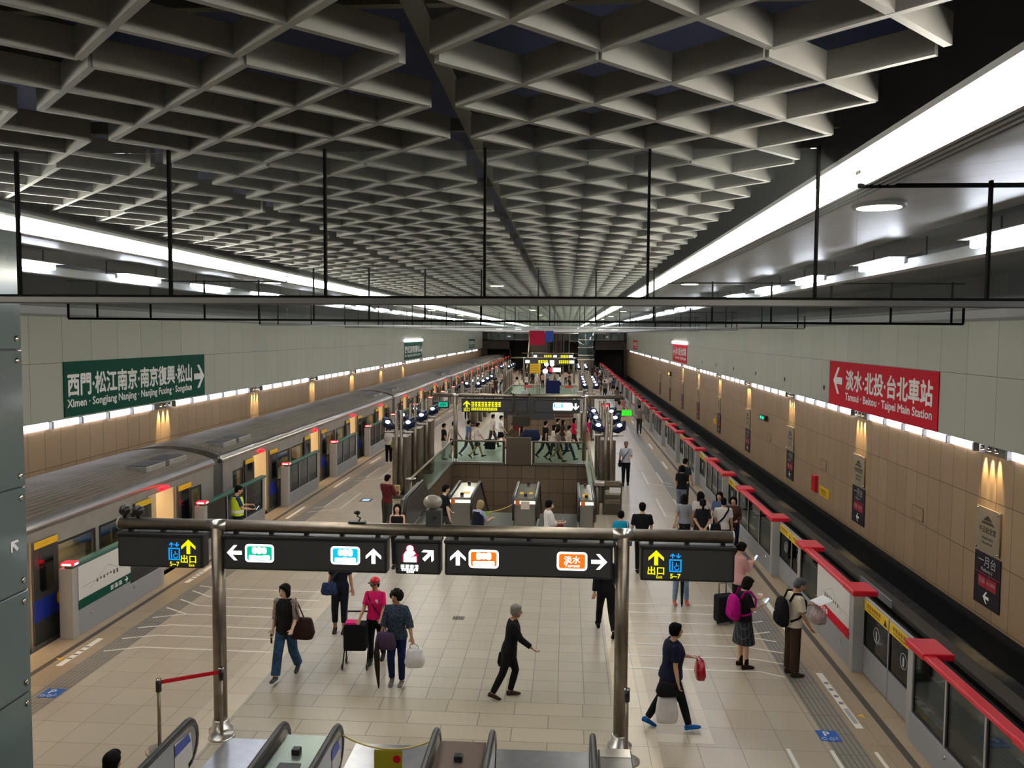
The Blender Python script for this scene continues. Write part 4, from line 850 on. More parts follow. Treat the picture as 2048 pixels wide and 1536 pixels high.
# light columns with scoop reflectors
SCOOP = mat('dark blue reflector', '#1b2440', .3, .3)
def light_column(x, y, label, first=[None]):
    if first[0] is not None: return dup(first[0], (x, y, 0), label=label)
    t = thing('light_column', label, 'light column', (x, y, 0), 0, 'steel light columns beside the wells'); first[0] = t
    m = MB(); [m.cyl((a, 0, 0), (a, 0, 3.1), .06, STEEL, 14) for a in (-.09, .09)]; m.build('pole', t)
    m = MB(); m.rbox(-.26, .26, .1, .9, 0, 2.15, STEEL, .02); m.rbox(-.3, .3, -.16, .16, 0, .12, STEELD, .02); m.build('cladding', t)
    for s in (-1, 1):
        m = MB(); m.lathe((s*.36, 0, 2.32), [(.03, 0), (.15, .0), (.16, .03), (.03, .04)], STEELB, 18); m.cyl((s*.1, 0, 2.3), (s*.36, 0, 2.32), .025, STEELD, 8); m.build('shelf', t)
        m = MB(); m.tube([(s*.15, -.0, 2.45), (s*.25, 0, 2.5), (s*.42, 0, 2.66), (s*.56, 0, 2.84)], [.02, .14, .2, .05], SCOOP, 14); r = m.build('reflector', t)
        m = MB(); m.ball((s*.36, -.17, 2.70), (.085, .05, .06), emis('spot lamp glow', '#e8efff', 9.), 12); m.build('lamp', r); 
    return t
n = 0
for s, w_ in ((-1, 'left'), (1, 'right')):
    for k, y in enumerate((28.4, 31.0, 33.6, 51, 54, 57, 60, 78, 81, 84)):
        light_column(CX+s*(3.55 if s > 0 else 3.75), y, f'{ORD[k]} steel light column with blue reflectors along the {w_} side, from near end')
t = thing('leaflet_stand', 'dark steel leaflet stand beside the right end of the escalator well', 'stand', (1.5, 26.6, 0)); m = MB(); m.rbox(-.3, .3, -.2, .2, 0, 1.05, STEELD, .02); m.build('body', t)
m = MB(); [m.rbox(-.24, .24, -.24, -.19, .35+.3*i, .5+.3*i, STEELB if i == 1 else STEEL, .01) for i in range(3)]; m.build('shelf', t); m = MB(); m.box(-.1, .26, -.25, -.24, .72, .9, WHITE); m.build('leaflet', t)
# ================================================================== FLOOR MARKINGS
MARK = mat('white floor line', '#f0ece2', .5)
def floor_line(name, pts, w_, label, group=None, m=MARK, z=.004):
    mb = MB()
    for (a, b_), (c, d) in zip(pts, pts[1:]):
        L = math.hypot(c-a, d-b_); nx, ny = -(d-b_)/L*w_/2, (c-a)/L*w_/2
        mb.add([(a+nx, b_+ny, z), (c+nx, d+ny, z), (c-nx, d-ny, z), (a-nx, b_-ny, z)], [(3, 2, 1, 0)], m)
    return tag(mb.build(name), label, 'floor line', group)
R_END = ((3.5, 17.66, None, None), (3.45, 17.08, 4.02, 17.31), (3.4, 16.48, 4.02, 16.75), (3.35, 15.9, 4.02, 16.14), (3.5, 15.84, 4.02, 15.62), (3.4, 15.33, 4.0, 15.06), (3.42, 14.76, 3.9, 14.54), (3.43, 14.17, 3.8, 13.95))
for k, (y, e) in enumerate(((17.64, (3.52, 17.66)), (17.07, (4.02, 17.31)), (16.48, (4.02, 16.75)), (15.89, (4.02, 16.14)), (15.31, (4.0, 15.06)), (14.73, (3.9, 14.54)), (14.17, (3.75, 13.98)))):
    floor_line('queue_line', [(1.15, y), (3.4, y), e], .045, f'{ORD[6-k]} white queue line on the right-hand floor, counted from the escalators', 'white queue lines right')
floor_line('queue_line', [(3.4, 15.89), (4.02, 15.62)], .045, 'short white branch forking from a queue line on the right-hand floor')
for k, (y, x0, e) in enumerate(((17.8, -5.29, (-8.31, 18.0)), (17.21, -5.29, (-8.31, 17.64)), (16.63, -5.3, (-8.3, 17.04)), (16.1, -5.6, (-8.33, 16.49)), (15.47, -5.6, (-8.32, 15.3)), (14.91, -5.43, (-8.32, 14.72)), (14.31, -5.31, (-8.32, 14.1)))):
    floor_line('queue_line', [(x0, y), (-7.74, y+.04), e], .045, f'{ORD[6-k]} white queue line on the train-side floor, counted from the escalators', 'white queue lines left')
floor_line('queue_line', [(-7.75, 16.14), (-8.32, 15.88)], .045, 'short white branch forking from a queue line on the train-side floor')
for k, (y0, y1) in enumerate(((24.8, 26.6), (30.1, 32.3), (35.8, 37.8), (42, 44), (48, 50), (54, 56), (60, 62))):
    floor_line('edge_dash', [(-8.65, y0), (-8.65, y1)], .1, f'{ORD[k]} white edge dash on the train-side floor beyond the nearest gantry', 'edge dashes left')
    floor_line('edge_dash', [(4.38, y0), (4.38, y1)], .1, f'{ORD[k]} white edge dash on the right-hand floor beyond the nearest gantry', 'edge dashes right')
for k, y0 in enumerate((26.2, 31.9, 49.5)):
    for s, w_ in ((-1, 'train-side'), (1, 'right-hand')):
        sx = lambda q: CX+s*(q-CX)
        floor_line('queue_line', [(sx(3.2), y0+3.0), (sx(3.2), y0+.2), (sx(4.1), y0-.4)], .05, f'{ORD[k]} bent outer queue line beyond the nearest gantry on the {w_} floor', 'bent queue lines')
        floor_line('queue_line', [(sx(3.8), y0+3.0), (sx(3.8), y0+.5), (sx(4.1), y0+.2)], .05, f'{ORD[k]} bent inner queue line beyond the nearest gantry on the {w_} floor', 'bent queue lines')
m = MB(); m.box(4.33, 4.44, 12.2, 14.2, .001, .004, MARK); t = tag(m.build('edge_strip'), 'long white edge strip with grey print on the right floor near the barriers', 'floor line'); m = MB()
for a in (13.0, 13.25, 13.5, 13.75): m.box(4.35, 4.42, a, a+.08, .004, .006, GREYM)
m.box(4.35, 4.42, 12.35, 12.85, .004, .006, GREYL); m.build('print', t)
m = MB(); m.box(4.33, 4.44, 15.6, 18.6, .001, .004, MARK); t = tag(m.build('edge_strip'), 'second white edge strip on the right floor behind the queue', 'floor line')
for y0, y1, lab in ((13.4, 14.7, 'white edge strip on the train-side floor near the glass shaft'), (18.2, 20.2, 'white edge strip with grey dashes on the train-side floor by the lift sign')):
    m = MB(); m.box(-8.78, -8.67, y0, y1, .001, .004, MARK); t = tag(m.build('edge_strip'), lab, 'floor line'); m = MB(); [m.box(-8.77, -8.68, y0+.3+.18*i, y0+.36+.18*i, .004, .006, GREYM) for i in range(4)]; m.build('print', t)
for x, y, lab in ((4.53, 12.62, 'small yellow arrow sticker on the sandstone edge at the right'), (-8.9, 13.7, 'small yellow arrow sticker on the sandstone edge at the left')):
    tag(MB().add([(x-.06, y, .004), (x+.06, y+.07, .004), (x+.06, y-.07, .004)], [(0, 1, 2)], YEL).build('arrow_sticker'), lab, 'sticker')
BLUEF = mat('blue floor sticker', '#1f5fb4', .45)
for x, y, lab in ((3.85, 11.93, 'blue square bicycle sticker with white P on the right floor'), (-8.17, 12.36, 'blue square bicycle sticker with white P on the left floor')):
    t = thing('floor_sticker', lab, 'sticker', (x, y, .003)); m = MB(); m.box(-.15, .15, -.16, .16, 0, .002, BLUEF); m.build('sheet', t); m = MB(); m.text('P', .2, (-.02, -.02, .004), XA, YA, WHITE, bold=.03); m.text('2', .1, (.09, -.1, .004), XA, YA, WHITE)
    for a in (-.09, .02): m.tube([(a+.035*math.cos(i*.6283), -.1+.035*math.sin(i*.6283), .004) for i in range(11)], .004, WHITE, 4)
    m.build('print', t)
t = thing('floor_screen', 'small glowing screen sunk in the left floor beyond the nearest gantry', 'floor light', (-6.9, 27.9, .004)); m = MB(); m.box(-.2, .2, -.25, .25, 0, .003, STEELD); m.build('frame', t); m = MB(); m.box(-.12, .12, -.14, .14, .003, .006, emis('floor screen glow', '#9fc4ff', 1.5)); m.build('screen', t)
t = thing('floor_screen', 'small glowing screen sunk in the right floor beside the man in black', 'floor light', (2.15, 21.2, .004)); m = MB(); m.box(-.2, .2, -.25, .25, 0, .003, STEELD); m.build('frame', t); m = MB(); m.box(-.12, .12, -.14, .14, .003, .006, MATS['floor screen glow']); m.build('screen', t)
t = thing('floor_socket', 'small steel floor hatch in the middle of the grey tiles', 'hatch', (-2.15, 16.4, .002)); m = MB(); m.box(-.12, .12, -.1, .1, 0, .003, STEEL); m.build('lid', t); m = MB(); [m.box(-.1+.05*i, -.07+.05*i, -.06, .06, .003, .005, BLACK) for i in range(4)]; m.build('slot', t)
for x0, x1, lab in ((3.13, 3.18, 'left'), (3.73, 3.78, 'middle'), (4.33, 4.39, 'right')):
    floor_line('queue_line', [((x0+x1)/2, 11.5), ((x0+x1)/2, 9.5)], .055, f'{lab} one of three short white lines at the bottom right floor')
# ================================================================== PEOPLE
SKIN = [mat('skin light', '#c79a7c', .5), mat('skin tan', '#b08062', .5), mat('skin pale', '#d4ab90', .5)]
def cloth(h, noise=.0, sc=30.): return mat('cloth '+h+(' n%g' % noise if noise else ''), h, .85, spec=.2, noise=noise, nscale=sc)
HAIRB = mat('black hair', '#080606', .7, spec=.12); HAIRBR = mat('brown black hair', '#120b08', .7, spec=.12); HAIRG = mat('grey hair', '#77736c', .6, noise=.3, nscale=40); HAIRBL = mat('blond hair', '#8f7a4a', .5); EYE = mat('dark eye', '#1a1210', .3); LIP = mat('lip', '#8f4f45', .5)
def ring_loft(V, Fc, rings, n=16):
    o = len(V)
    for c, a, b_ in rings:
        for j in range(n):
            t_ = 2*math.pi*j/n; V.append(c+a*math.cos(t_)+b_*math.sin(t_))
    k = len(rings)
    for i in range(k-1):
        for j in range(n): Fc.append((o+i*n+j, o+i*n+(j+1) % n, o+(i+1)*n+(j+1) % n, o+(i+1)*n+j))
    V.append(rings[0][0].copy()); V.append(rings[-1][0].copy()); e = len(V)
    for j in range(n): Fc.append((e-2, o+(j+1) % n, o+j)); Fc.append((e-1, o+(k-1)*n+j, o+(k-1)*n+(j+1) % n))
def limb(V, Fc, pts, rad, n=12, cap=True):
    rings = []; k = len(pts); prev = None
    P, R = list(pts), list(rad)
    if cap:   # round the ends off
        d0 = (P[0]-P[1]).normalized(); d1 = (P[-1]-P[-2]).normalized()
        P = [P[0]+d0*R[0]*.8, P[0]+d0*R[0]*.45]+P+[P[-1]+d1*R[-1]*.45, P[-1]+d1*R[-1]*.8]; R = [R[0]*.4, R[0]*.85]+R+[R[-1]*.85, R[-1]*.4]
    k = len(P)
    for i in range(k):
        d = (P[min(i+1, k-1)]-P[max(i-1, 0)]).normalized(); a = prev if prev is not None else (Vector((1, 0, 0)) if abs(d.x) < .9 else Vector((0, 1, 0)))
        a = (a-d*a.dot(d)).normalized(); prev = a; b_ = d.cross(a); rings.append((P[i], a*R[i], b_*R[i]))
    ring_loft(V, Fc, rings, n)
def blob(V, Fc, c, r, M=None, n=14):
    rings = []
    for i in range(1, 10):
        a = math.pi*i/10; q = [Vector((0, 0, r[2]*math.cos(a))), Vector((r[0]*math.sin(a), 0, 0)), Vector((0, r[1]*math.sin(a), 0))]
        if M is not None: q = [M @ p for p in q]
        rings.append((c+q[0], q[1], q[2]))
    ring_loft(V, Fc, rings[::-1], n)
def remesh(V, Fc, vox, smooth=2):
    me = bpy.data.meshes.new('body'); me.from_pydata([tuple(p) for p in V], [], Fc); o = bpy.data.objects.new('body', me); COL.objects.link(o)
    r = o.modifiers.new('r', 'REMESH'); r.mode = 'VOXEL'; r.voxel_size = vox; r.use_smooth_shade = True
    if smooth: sm = o.modifiers.new('s', 'SMOOTH'); sm.factor = .5; sm.iterations = smooth
    bpy.context.view_layer.update(); out = bpy.data.meshes.new_from_object(o.evaluated_get(bpy.context.evaluated_depsgraph_get()))
    bpy.data.objects.remove(o); bpy.data.meshes.remove(me); return out
def rx(p, deg, piv): return Matrix.Rotation(math.radians(deg), 3, 'X') @ (p-piv)+piv
# default pose values (degrees): legs = (thigh forward, knee bend, foot pitch); arms = (forward, outward, elbow bend, inward turn of the forearm)
POSE = dict(legR=(0, 2, 0), legL=(0, 2, 0), armR=(4, 8, 12, 0), armL=(4, 8, 12, 0), lean=0, nod=0, yaw=0, stance=.095)
WALK = dict(legR=(24, 6, 12), legL=(-14, 28, -38), armR=(-16, 8, 10, 0), armL=(20, 8, 22, 0), lean=3)
WALK2 = dict(legL=(24, 6, 12), legR=(-14, 28, -38), armL=(-16, 8, 10, 0), armR=(20, 8, 22, 0), lean=3)
PHONE = dict(armR=(28, 4, 95, 25), armL=(8, 6, 30, 0), nod=24)
CACHE = {}
def figure(pose, sex='f', wide=1., top='short', bottom='trousers', hair='short', hem=.0, fine=True, loose=1.):
    """meshes of one figure 1.70 m tall, facing +Y, feet on z = 0"""
    key = repr((sorted(pose.items()), sex, wide, top, bottom, hair, hem, fine, loose))
    if key in CACHE: return CACHE[key]
    p = dict(POSE); p.update(pose); f = sex == 'f'; vox = .0075 if fine else .014
    X_ = Vector; hipz = .88; J = {}
    sw = .152 if f else .176
    # legs
    for s, nm in ((1, 'legR'), (-1, 'legL')):
        a, k, ft = p[nm]; hp = X_((s*.085*wide, 0, hipz)); A = math.radians(a); B = math.radians(a-k)
        kn = hp+X_((s*(p['stance']-.085)*.5, math.sin(A), -math.cos(A)))*.41; kn.x = hp.x+s*(p['stance']-.085)*.5
        an = kn+X_((0, math.sin(B), -math.cos(B)))*.39; an.x = s*p['stance']; J[nm] = [hp, kn, an, ft]
    low = min(J[q][2].z-(.085 if J[q][3] >= 0 else .055+.19*math.sin(math.radians(-J[q][3]))) for q in ('legR', 'legL')); dz = X_((0, 0, -low))
    for q in ('legR', 'legL'): J[q] = [J[q][0]+dz, J[q][1]+dz, J[q][2]+dz, J[q][3]]
    hip = X_((0, 0, hipz))+dz; lean = lambda q: rx(q, -p['lean']*min(1, max(0, (q.z-hip.z)/.12+.2)), hip) if q.z > hip.z-.02 else q
    TR = [(.80, .150, .105, 0), (.88, .168, .118, -.004), (.96, .155, .112, .0), (1.05, .132, .100, .006), (1.15, .140, .106, .01), (1.26, .158, .118 if f else .112, .012), (1.34, .165, .105, .0), (1.40, .150 if f else .168, .082, -.012), (1.435, .095, .062, -.016), (1.46, .056, .055, -.012), (1.50, .050, .053, .0), (1.55, .050, .055, .008)]
    if not f: TR = [(z, a*(1.1 if z > 1.1 and z < 1.44 else .98), b_, c) for z, a, b_, c in TR]
    tr = lambda z: None
    def torso(V, Fc, zlo, zhi, inf, infb=None, flare=0.):
        rings = []
        zs = [q[0] for q in TR if zlo < q[0] < zhi]; zs = [zlo]+zs+[zhi]
        for z in zs:
            i = max(j for j in range(len(TR)) if TR[j][0] <= z+1e-6) if z >= TR[0][0] else 0; j = min(i+1, len(TR)-1); t_ = 0 if i == j or z < TR[0][0] else (z-TR[i][0])/(TR[j][0]-TR[i][0])
            q = [TR[i][n]+(TR[j][n]-TR[i][n])*t_ for n in range(4)]; ww = wide if z < 1.42 else 1; fl = flare*max(0, (1.05-z))/.25
            c = X_((0, q[3], z))+dz; a = X_((q[1]*ww+inf+fl, 0, 0)); b_ = X_((0, q[2]*(1+(ww-1)*1.3)+inf+fl, 0)); c2 = lean(c); R_ = Matrix.Rotation(math.radians(-p['lean']) if c.z > hip.z else 0, 3, 'X'); rings.append((c2, R_ @ a, R_ @ b_))
        ring_loft(V, Fc, rings, 20)
    # arms
    for s, nm in ((1, 'armR'), (-1, 'armL')):
        fw, ow, eb, iw = p[nm]; sh = lean(X_((s*sw*(1+(wide-1)*.7), -.008, 1.385))+dz)
        M = Matrix.Rotation(math.radians(fw), 3, 'X') @ Matrix.Rotation(math.radians(s*-ow), 3, 'Y'); d1 = M @ X_((0, 0, -1)); d2 = M @ (Matrix.Rotation(math.radians(s*iw), 3, 'Z') @ (Matrix.Rotation(math.radians(eb), 3, 'X') @ X_((0, 0, -1))))
        el = sh+d1*.275; wr = el+d2*.235; side = d2.cross(X_((0, 1, 0)) if abs(d2.y) < .9 else X_((0, 0, 1))).normalized(); J[nm] = [sh, el, wr, d2, side, d1]
    nb = lean(X_((0, .0, 1.49))+dz); hd = lean(X_((0, .012, 1.595))+dz); HR = Matrix.Rotation(math.radians(p['yaw']), 3, 'Z') @ Matrix.Rotation(math.radians(-p['nod']-p['lean']*.4), 3, 'X')
    hc = nb+HR @ X_((0, .018, .105)); h2 = lambda a, b_, c: hc+HR @ X_((a, b_, c))
    out = {}
    # ---- body skin, one surface
    V, Fc = [], []; torso(V, Fc, .82, 1.55, 0)
    blob(V, Fc, hc+HR @ X_((0, -.008, .018)), (.073, .092, .098), HR); ring_loft(V, Fc, [(h2(0, .02, -.115), HR @ X_((.022, 0, 0)), HR @ X_((0, .028, 0))), (h2(0, .022, -.10), HR @ X_((.04, 0, 0)), HR @ X_((0, .05, 0))), (h2(0, .014, -.06), HR @ X_((.058, 0, 0)), HR @ X_((0, .07, 0))), (h2(0, .008, -.01), HR @ X_((.066, 0, 0)), HR @ X_((0, .083, 0))), (h2(0, 0, .03), HR @ X_((.06, 0, 0)), HR @ X_((0, .08, 0)))], 16)
    if fine:
        ring_loft(V, Fc, [(h2(0, .088, .02), HR @ X_((.008, 0, 0)), HR @ X_((0, .006, 0))), (h2(0, .098, -.01), HR @ X_((.011, 0, 0)), HR @ X_((0, .012, 0))), (h2(0, .098, -.028), HR @ X_((.016, 0, 0)), HR @ X_((0, .014, 0))), (h2(0, .085, -.036), HR @ X_((.01, 0, 0)), HR @ X_((0, .008, 0)))], 8)
        for s in (1, -1): blob(V, Fc, h2(s*.074, -.005, -.005), (.013, .02, .032), HR, 8)
    for s, nm in ((1, 'armR'), (-1, 'armL')):
        sh, el, wr, d2, side, d1 = J[nm]; limb(V, Fc, [sh, sh.lerp(el, .4), el, el.lerp(wr, .3), wr], [.049, .044, .036, .037, .026])
        nrm = d2.cross(side)
        ring_loft(V, Fc, [(wr-d2*.01, side*.022, nrm*.02), (wr+d2*.03, side*.034, nrm*.017), (wr+d2*.07, side*.041, nrm*.016), (wr+d2*.095, side*.038, nrm*.014), (wr+d2*.1, side*.03, nrm*.01)], 10)
        if fine:
            curl = nrm if nrm.dot(X_((-s, .3, 0))) > 0 else -nrm
            for i, L in enumerate((.068, .078, .072, .056)):
                b0 = wr+d2*.088+side*(-.030+.0195*i); b1 = b0+d2*L*.45+curl*.008; b2 = b1+(d2*.6+curl*.8).normalized()*L*.35; b3 = b2+(d2*.1+curl).normalized()*L*.25; limb(V, Fc, [b0, b1, b2, b3], [.0088, .0088, .008, .007], 8)
            q = -1 if side.dot(X_((0, 1, 0))) < 0 else 1; t0 = wr+d2*.03+side*q*.028; t1 = t0+(d2*.6+side*q*.8)*.035; t2 = t1+(d2*.9+side*q*.2+curl*.5).normalized()*.03; limb(V, Fc, [t0, t1, t2], [.013, .0105, .0085], 8)
        else: blob(V, Fc, wr+d2*.12, (.03, .03, .045), None, 8)
    for s, nm in ((1, 'legR'), (-1, 'legL')):
        hp, kn, an, ft = J[nm]; lw = 1+(wide-1)*.8; limb(V, Fc, [hp, hp.lerp(kn, .35), kn, kn.lerp(an, .3), an], [.088*lw, .078*lw, .055, .056, .038])
    out['body'] = remesh(V, Fc, vox)
    # ---- face marks
    if fine:
        V, Fc = [], []
        for s in (1, -1): blob(V, Fc, h2(s*.030, .0715, .006), (.013, .007, .006), HR, 8)
        for s in (1, -1): blob(V, Fc, h2(s*.031, .070, .026), (.016, .007, .0035), HR, 8)
        me = bpy.data.meshes.new('eyes'); me.from_pydata([tuple(q) for q in V], [], Fc); out['eyes'] = me
        V, Fc = [], []; blob(V, Fc, h2(0, .077, -.062), (.021, .009, .006), HR, 8); me = bpy.data.meshes.new('mouth'); me.from_pydata([tuple(q) for q in V], [], Fc); out['mouth'] = me
    # ---- hair
    V, Fc = [], []
    if hair != 'none':
        g_ = 1.0 if f else .95
        blob(V, Fc, h2(0, -.022, .038), (.093*g_, .101*g_, .092*g_), HR)
        blob(V, Fc, h2(0, -.05, -.01), (.083*g_, .068, .082), HR)
        blob(V, Fc, h2(0, .035, .075), (.068, .05, .042), HR)
        if f:
            for s in (1, -1): blob(V, Fc, h2(s*.066, -.012, -.012), (.026, .05, .06), HR, 10)
        if hair == 'curly':
            rr = random.Random(4)
            for i in range(34):
                a, b_ = rr.uniform(0, 6.28), rr.uniform(-.7, 1.5); q = X_((math.cos(a)*math.cos(b_)*.1, math.sin(a)*math.cos(b_)*.098-.03, math.sin(b_)*.1+.015))
                if not (q.y > .03 and q.z < .06): blob(V, Fc, hc+HR @ q, (.034, .034, .034), None, 8)
        if hair in ('bob', 'long'):
            L = -.13 if hair == 'bob' else -.27
            ring_loft(V, Fc, [(h2(0, -.05, L), HR @ X_((.062, 0, 0)), HR @ X_((0, .035, 0))), (h2(0, -.052, L*.6), HR @ X_((.085, 0, 0)), HR @ X_((0, .05, 0))), (h2(0, -.035, .0), HR @ X_((.09, 0, 0)), HR @ X_((0, .066, 0))), (h2(0, -.03, .05), HR @ X_((.08, 0, 0)), HR @ X_((0, .07, 0)))], 16)
            for s in (1, -1): limb(V, Fc, [h2(s*.062, .02, .06), h2(s*.080, .012, 0), h2(s*.078, .0, -.10 if hair == 'bob' else -.17)], [.028, .034, .024], 10)
            limb(V, Fc, [h2(-.05, .058, .075), h2(0, .068, .082), h2(.05, .058, .075)], [.02, .022, .02], 8)
        if hair == 'tail': limb(V, Fc, [h2(0, -.10, .04), h2(0, -.14, 0), h2(0, -.145, -.1), h2(0, -.12, -.2)], [.035, .034, .034, .018], 10)
        out['hair'] = remesh(V, Fc, .009 if fine else .014, 1)
    # ---- upper garment
    V, Fc = [], []; g = .015*loose
    torso(V, Fc, .90+hem, 1.44 if top != 'tank' else 1.40, g, flare=.015 if f else .006)
    for s, nm in ((1, 'armR'), (-1, 'armL')):
        sh, el, wr, d2, side, d1 = J[nm]
        if top == 'short': limb(V, Fc, [sh-d1*.01, sh.lerp(el, .5), sh.lerp(el, .78)], [.055*loose, .056*loose, .058*loose], 12, False)
        elif top == 'half': limb(V, Fc, [sh-d1*.01, sh.lerp(el, .5), el, el.lerp(wr, .35)], [.063, .062*loose, .06*loose, .058*loose], 12, False)
        elif top == 'long': limb(V, Fc, [sh-d1*.01, sh.lerp(el, .5), el, el.lerp(wr, .9)], [.063, .058*loose, .052*loose, .042*loose], 12, False)
        if top != 'tank': blob(V, Fc, sh, (.055*loose, .056, .054))
    if top in ('short', 'half', 'long') and fine: ring_loft(V, Fc, [(lean(X_((0, -.014, 1.425))+dz), X_((.10, 0, 0)), X_((0, .07, 0))), (lean(X_((0, -.01, 1.455))+dz), X_((.068, 0, 0)), X_((0, .066, 0)))], 16)
    out['top'] = remesh(V, Fc, .010 if fine else .015, 2)
    # ---- lower garment
    V, Fc = [], []; lw = 1+(wide-1)*.8
    if bottom == 'skirt':
        ring_loft(V, Fc, [(X_((0, .0, .47))+dz, X_((.235, 0, 0)), X_((0, .20, 0))), (X_((0, 0, .62))+dz, X_((.215*wide, 0, 0)), X_((0, .18, 0))), (X_((0, 0, .86))+dz, X_((.182*wide, 0, 0)), X_((0, .135, 0))), (X_((0, 0, 1.0))+dz, X_((.15*wide, 0, 0)), X_((0, .118, 0)))], 20)
    else:
        torso(V, Fc, .82, 1.0, .008)
        for s, nm in ((1, 'legR'), (-1, 'legL')):
            hp, kn, an, ft = J[nm]
            if bottom == 'shorts': limb(V, Fc, [hp, hp.lerp(kn, .35), hp.lerp(kn, .7)], [.1*lw, .096*lw, .094*lw], 14, False)
            elif bottom == 'cropped': limb(V, Fc, [hp, hp.lerp(kn, .35), kn, kn.lerp(an, .7)], [.1*lw, .09*lw, .072, .06], 14, False)
            elif bottom == 'wide': limb(V, Fc, [hp, hp.lerp(kn, .35), kn, an.lerp(kn, .04)], [.1*lw, .095*lw, .085, .082], 14, False)
            else: limb(V, Fc, [hp, hp.lerp(kn, .35), kn, kn.lerp(an, .35), an.lerp(kn, .04)], [.098*lw, .088*lw, .068, .066, .054], 14, False)
    out['trousers' if bottom not in ('skirt', 'shorts') else bottom] = remesh(V, Fc, .010 if fine else .015, 2)
    # ---- shoes
    for nm in ('legR', 'legL'):
        hp, kn, an, ft = J[nm]; M = Matrix.Rotation(math.radians(ft), 3, 'X'); q = lambda y_, z_: an+M @ X_((0, y_, z_))
        V, Fc = [], []; ring_loft(V, Fc, [(q(-.07, -.05), M @ X_((.022, 0, 0)), M @ X_((0, 0, .03))), (q(-.055, -.04), M @ X_((.036, 0, 0)), M @ X_((0, 0, .044))), (q(0, -.035), M @ X_((.04, 0, 0)), M @ X_((0, 0, .048))), (q(.06, -.047), M @ X_((.044, 0, 0)), M @ X_((0, 0, .036))), (q(.13, -.058), M @ X_((.046, 0, 0)), M @ X_((0, 0, .026))), (q(.17, -.062), M @ X_((.036, 0, 0)), M @ X_((0, 0, .02))), (q(.19, -.066), M @ X_((.016, 0, 0)), M @ X_((0, 0, .012)))], 14); limb(V, Fc, [q(-.005, 0), q(0, -.03)], [.043, .045], 12, False)
        out['shoe'+nm[-1]] = remesh(V, Fc, .009 if fine else .014, 1)
    CACHE[key] = (out, J, hc, HR); return CACHE[key]
_USED = {}
def person(label, x, y, face, h, pose=None, colors=None, group=None, **kw):
    """face: heading of the chest in degrees, 0 = away from the viewer (+Y), 90 = to the left, -90 = to the right, 180 = towards the viewer"""
    out, J, hc, HR = figure(pose or {}, **kw); c = dict(skin=SKIN[0], hair=HAIRB, top=cloth('#222222'), low=cloth('#1c1c20'), shoe=cloth('#26221f')); c.update(colors or {})
    t = thing('person', label, 'person', (x, y, c.get('z', 0)), math.radians(face), group); k = h/1.70; t.scale = (k, k, k)
    for nm, me in out.items():
        m = {'body': c['skin'], 'eyes': EYE, 'mouth': LIP, 'hair': c['hair'], 'top': c['top'], 'shoeR': c['shoe'], 'shoeL': c['shoe']}.get(nm, c['low'])
        if id(me) in _USED and me.materials and me.materials[0] != m: me = me.copy()
        if not me.materials: me.materials.append(m)
        elif me.materials[0] != m: me.materials[0] = m
        _USED[id(me)] = 1
        o = new_obj({'shoeR': 'shoe', 'shoeL': 'shoe', 'top': 'shirt'}.get(nm, nm), me, t)
        me.polygons.foreach_set('use_smooth', [True]*len(me.polygons))
    W = Matrix.Translation((x, y, c.get('z', 0))) @ Matrix.Rotation(math.radians(face), 4, 'Z') @ Matrix.Scale(k, 4)
    info = {a: W @ (J[b_][2]+J[b_][3]*.1) for a, b_ in (('handR', 'armR'), ('handL', 'armL'))}; info.update(W=W, shR=W @ J['armR'][0], shL=W @ J['armL'][0], head=W @ hc, t=t, k=k); return info
# ------------------------------------------------------------------ bags and other carried things
def soft_bag(name, label, cat, c, size, m, rz=0., handle=None, hm=None, tilt=0., sag=.12, group=None):
    """a rounded bag hanging from its handle: c = centre of the bag, handle = top point in world space"""
    t = thing(name, label, cat, c, math.radians(rz), group); V, Fc = [], []; a, b_, h = size
    for z, k1, k2 in ((-.5, .72, .6), (-.46, .92, .9), (-.2, 1+sag, 1+sag), (.15, 1, 1), (.42, .9, .7), (.5, .8, .45)):
        pass
    R = []
    for z, k1, k2 in ((-.5, .72, .6), (-.46, .94, .9), (-.2, 1+sag, 1+sag), (.15, 1, 1), (.42, .9, .7), (.5, .8, .45)):
        R.append((z*h, a*k1, b_*k2))
    n = 20; o = 0
    for z, p, q in R:
        for j in range(n):
            w_ = 2*math.pi*j/n; cs, sn = math.cos(w_), math.sin(w_); V.append((p*math.copysign(abs(cs)**.55, cs), q*math.copysign(abs(sn)**.55, sn), z))
    Fc = [(i*n+j, i*n+(j+1) % n, (i+1)*n+(j+1) % n, (i+1)*n+j) for i in range(len(R)-1) for j in range(n)]+[tuple(range(n))[::-1], tuple((len(R)-1)*n+j for j in range(n))]
    m_ = MB(); m_.add(V, Fc, m, True); m_.build('pouch', t)
    if handle is not None:
        hl = Matrix.Rotation(-math.radians(rz), 3, 'Z') @ (Vector(handle)-Vector(c)); m_ = MB()
        for s in (-1, 1): m_.tube([(s*a*.45, 0, h*.45), (s*a*.5+hl.x*.3, hl.y*.3, h*.45+(hl.z-h*.45)*.5), (hl.x+s*.012, hl.y, hl.z)], .011, hm or m, 7)
        m_.build('handle', t)
    return t
def strap(parent, pts, m, w_=.022, W=None):
    m_ = MB(); I = Matrix.Translation(parent.location) @ Matrix.Rotation(parent.rotation_euler.z, 4, 'Z'); I = I.inverted(); m_.tube([I @ Vector(p) for p in pts], (w_, .006), m, 8); return m_.build('strap', parent)
def L2W(info, a, b_, c): return info['W'] @ Vector((a, b_, c))
BLK = cloth('#18171a'); NAVYC = cloth('#1b2440'); JEAN = cloth('#2f4a66', .25, 14); PLASTIC = mat('white plastic bag', '#d9d6d6', .35, noise=.08, nscale=12)
